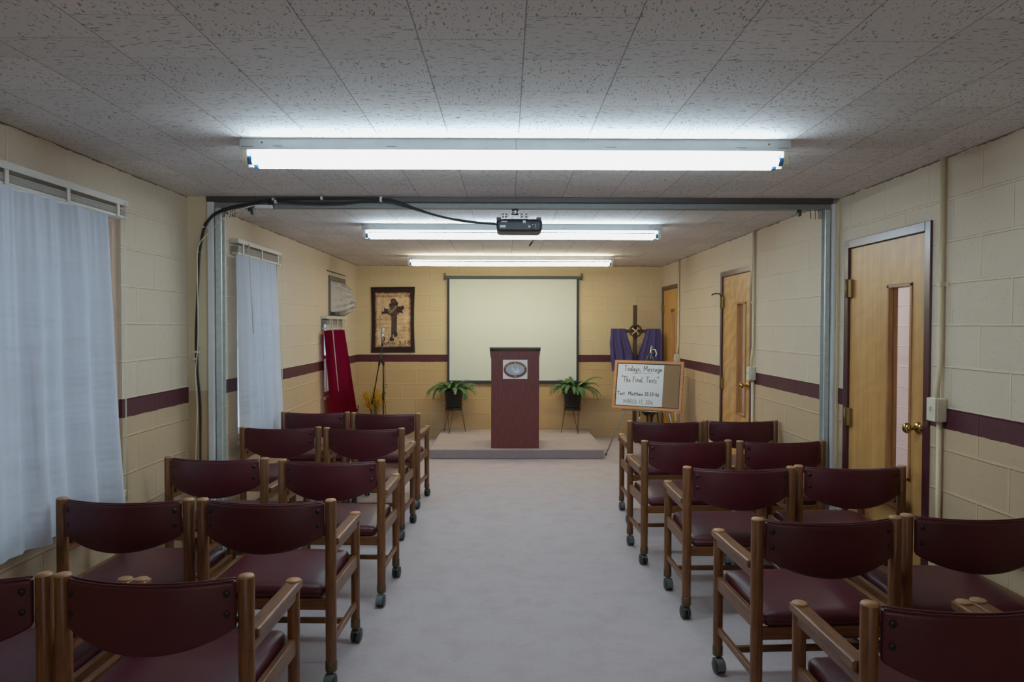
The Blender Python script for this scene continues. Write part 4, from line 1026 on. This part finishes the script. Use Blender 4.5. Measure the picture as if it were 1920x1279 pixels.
    for s in (-1, 1):
        for z in (.763, .703):
            b = BM(); u = .5+s*.455; p = back(u, .5); R = Matrix.Translation((p[0], p[1]-.0145, z)) @ Matrix.Rotation(pi/2, 4, 'X')
            lathe(b, [(.0125, -.002), (.0115, .001), (.007, .0035), (0, .004)], n=14, mat=R); mk('back_screw', b, M['screw'], pad, local=True)
    return r
proto = chair_proto()
def kids(o): return list(o.children)
def dup(o, parent=None):
    c = o.copy(); COL.objects.link(c)
    if parent is not None: c.parent = parent
    for ch in kids(o): dup(ch, c)
    return c
# (rear-post mid x, y, yaw degrees, label)
def mid(a, bb, dx=0, dy=0): k = .989; return ((a[0]+bb[0])/2*k+dx, (a[1]+bb[1])/2*k+dy)
CH = [
 ((-1.327, 2.116), (-.778, 2.102), -1.2, 'left', 'aisle', 5), ((-1.937, 2.13), (-1.388, 2.116), -1.0, 'left', 'window side', 5),
 ((-1.307, 3.039), (-.753, 3.021), -1.5, 'left', 'aisle', 4), ((-1.919, 3.062), (-1.365, 3.029), -1.6, 'left', 'window side', 4),
 ((-1.25, 3.935), (-.697, 3.918), -1.6, 'left', 'aisle', 3), ((-1.917, 4.021), (-1.364, 3.97), -3.6, 'left', 'window side', 3),
 ((-1.324, 5.181), (-.761, 5.125), -2.8, 'left', 'aisle', 2), ((-1.932, 5.196), (-1.392, 5.199), 0.3, 'left', 'window side', 2),
 ((-1.323, 6.082), (-.755, 6.01), -4.0, 'left', 'aisle', 1), ((-1.934, 6.126), (-1.375, 6.101), -1.8, 'left', 'window side', 1),
 ((.976, 5.564), (1.51, 5.531), -.8, 'right', 'aisle', 1), ((1.58, 5.60), (2.122, 5.602), -.2, 'right', 'wall side', 1),
 ((.893, 4.599), (1.447, 4.602), 2.2, 'right', 'aisle', 2), ((1.515, 4.586), (2.062, 4.612), 3.5, 'right', 'wall side', 2),
 ((.956, 3.735), (1.505, 3.737), 0.2, 'right', 'aisle', 3), ((1.566, 3.773), (2.110, 3.769), -.4, 'right', 'wall side', 3),
 ((.976, 2.724), (1.518, 2.758), 2.6, 'right', 'aisle', 4), ((1.588, 2.784), (2.132, 2.79), .4, 'right', 'wall side', 4),
 ((.979, 1.888), (1.527, 1.90), 1.0, 'right', 'aisle', 5), ((1.588, 1.91), (2.13, 1.92), .6, 'right', 'wall side', 5)]
ROW = {1: 'front row nearest the stage', 2: 'second row from the stage', 3: 'middle row of the five', 4: 'fourth row from the stage', 5: 'back row nearest the camera'}
for i, (a, c, yaw, side, pos, row) in enumerate(CH):
    o = proto if i == 0 else dup(proto)
    x, y = mid(a, c); th = radians(yaw)
    o.location = (x-sin(th)*DP/2, y+cos(th)*DP/2, 0); o.rotation_euler = (0, 0, th)
    o['label'] = 'burgundy vinyl armchair, %s block, %s seat, %s' % (side, pos, ROW[row])
    o['category'] = 'chair'; o['group'] = 'burgundy vinyl armchairs in rows'

# ------------------------------------------------------------------ world, camera, look
w = bpy.data.worlds.new('overcast daylight'); SC.world = w; w.use_nodes = True
bg = w.node_tree.nodes['Background']; bg.inputs[0].default_value = (.62, .78, 1.0, 1); bg.inputs[1].default_value = .62

cam = bpy.data.cameras.new('camera'); co = bpy.data.objects.new('camera', cam); COL.objects.link(co); SC.camera = co
pitch, yaw, roll = .02128, .00662, .00191
f = V((sin(yaw)*cos(pitch), cos(yaw)*cos(pitch), -sin(pitch))); r0 = V((cos(yaw), -sin(yaw), 0)); u0 = r0.cross(f)
r1 = r0*cos(roll)+u0*sin(roll); u1 = u0*cos(roll)-r0*sin(roll)
mw = Matrix.Identity(4)
for i in range(3): mw[i][0], mw[i][1], mw[i][2] = r1[i], u1[i], -f[i]
mw.translation = (0, 0, 1.543); co.matrix_world = mw
cam.sensor_width = 36; cam.lens = 1329.14*36/1920; cam.clip_start = .05
TONE = [(.05, .055), (.2, .22), (.45, .44), (.8, .62), (1.4, .76), (3., .92), (6., 1.06)]
SC.view_settings.view_transform = 'Standard'; SC.view_settings.look = 'None'; SC.view_settings.exposure = .37; SC.view_settings.gamma = 1.08
vs = SC.view_settings; vs.use_curve_mapping = True; cm = vs.curve_mapping
cm.clip_max_x = 12; cm.clip_max_y = 2; cm.use_clip = False
cv = cm.curves[3]
cv.points[0].location = (0, 0); cv.points[1].location = (12, 1.6)
for p in TONE: cv.points.new(*p)
cm.extend = 'HORIZONTAL'
cm.update()
SC.cycles.max_bounces = 10; SC.cycles.diffuse_bounces = 6; SC.cycles.transparent_max_bounces = 12; SC.cycles.sample_clamp_indirect = 6
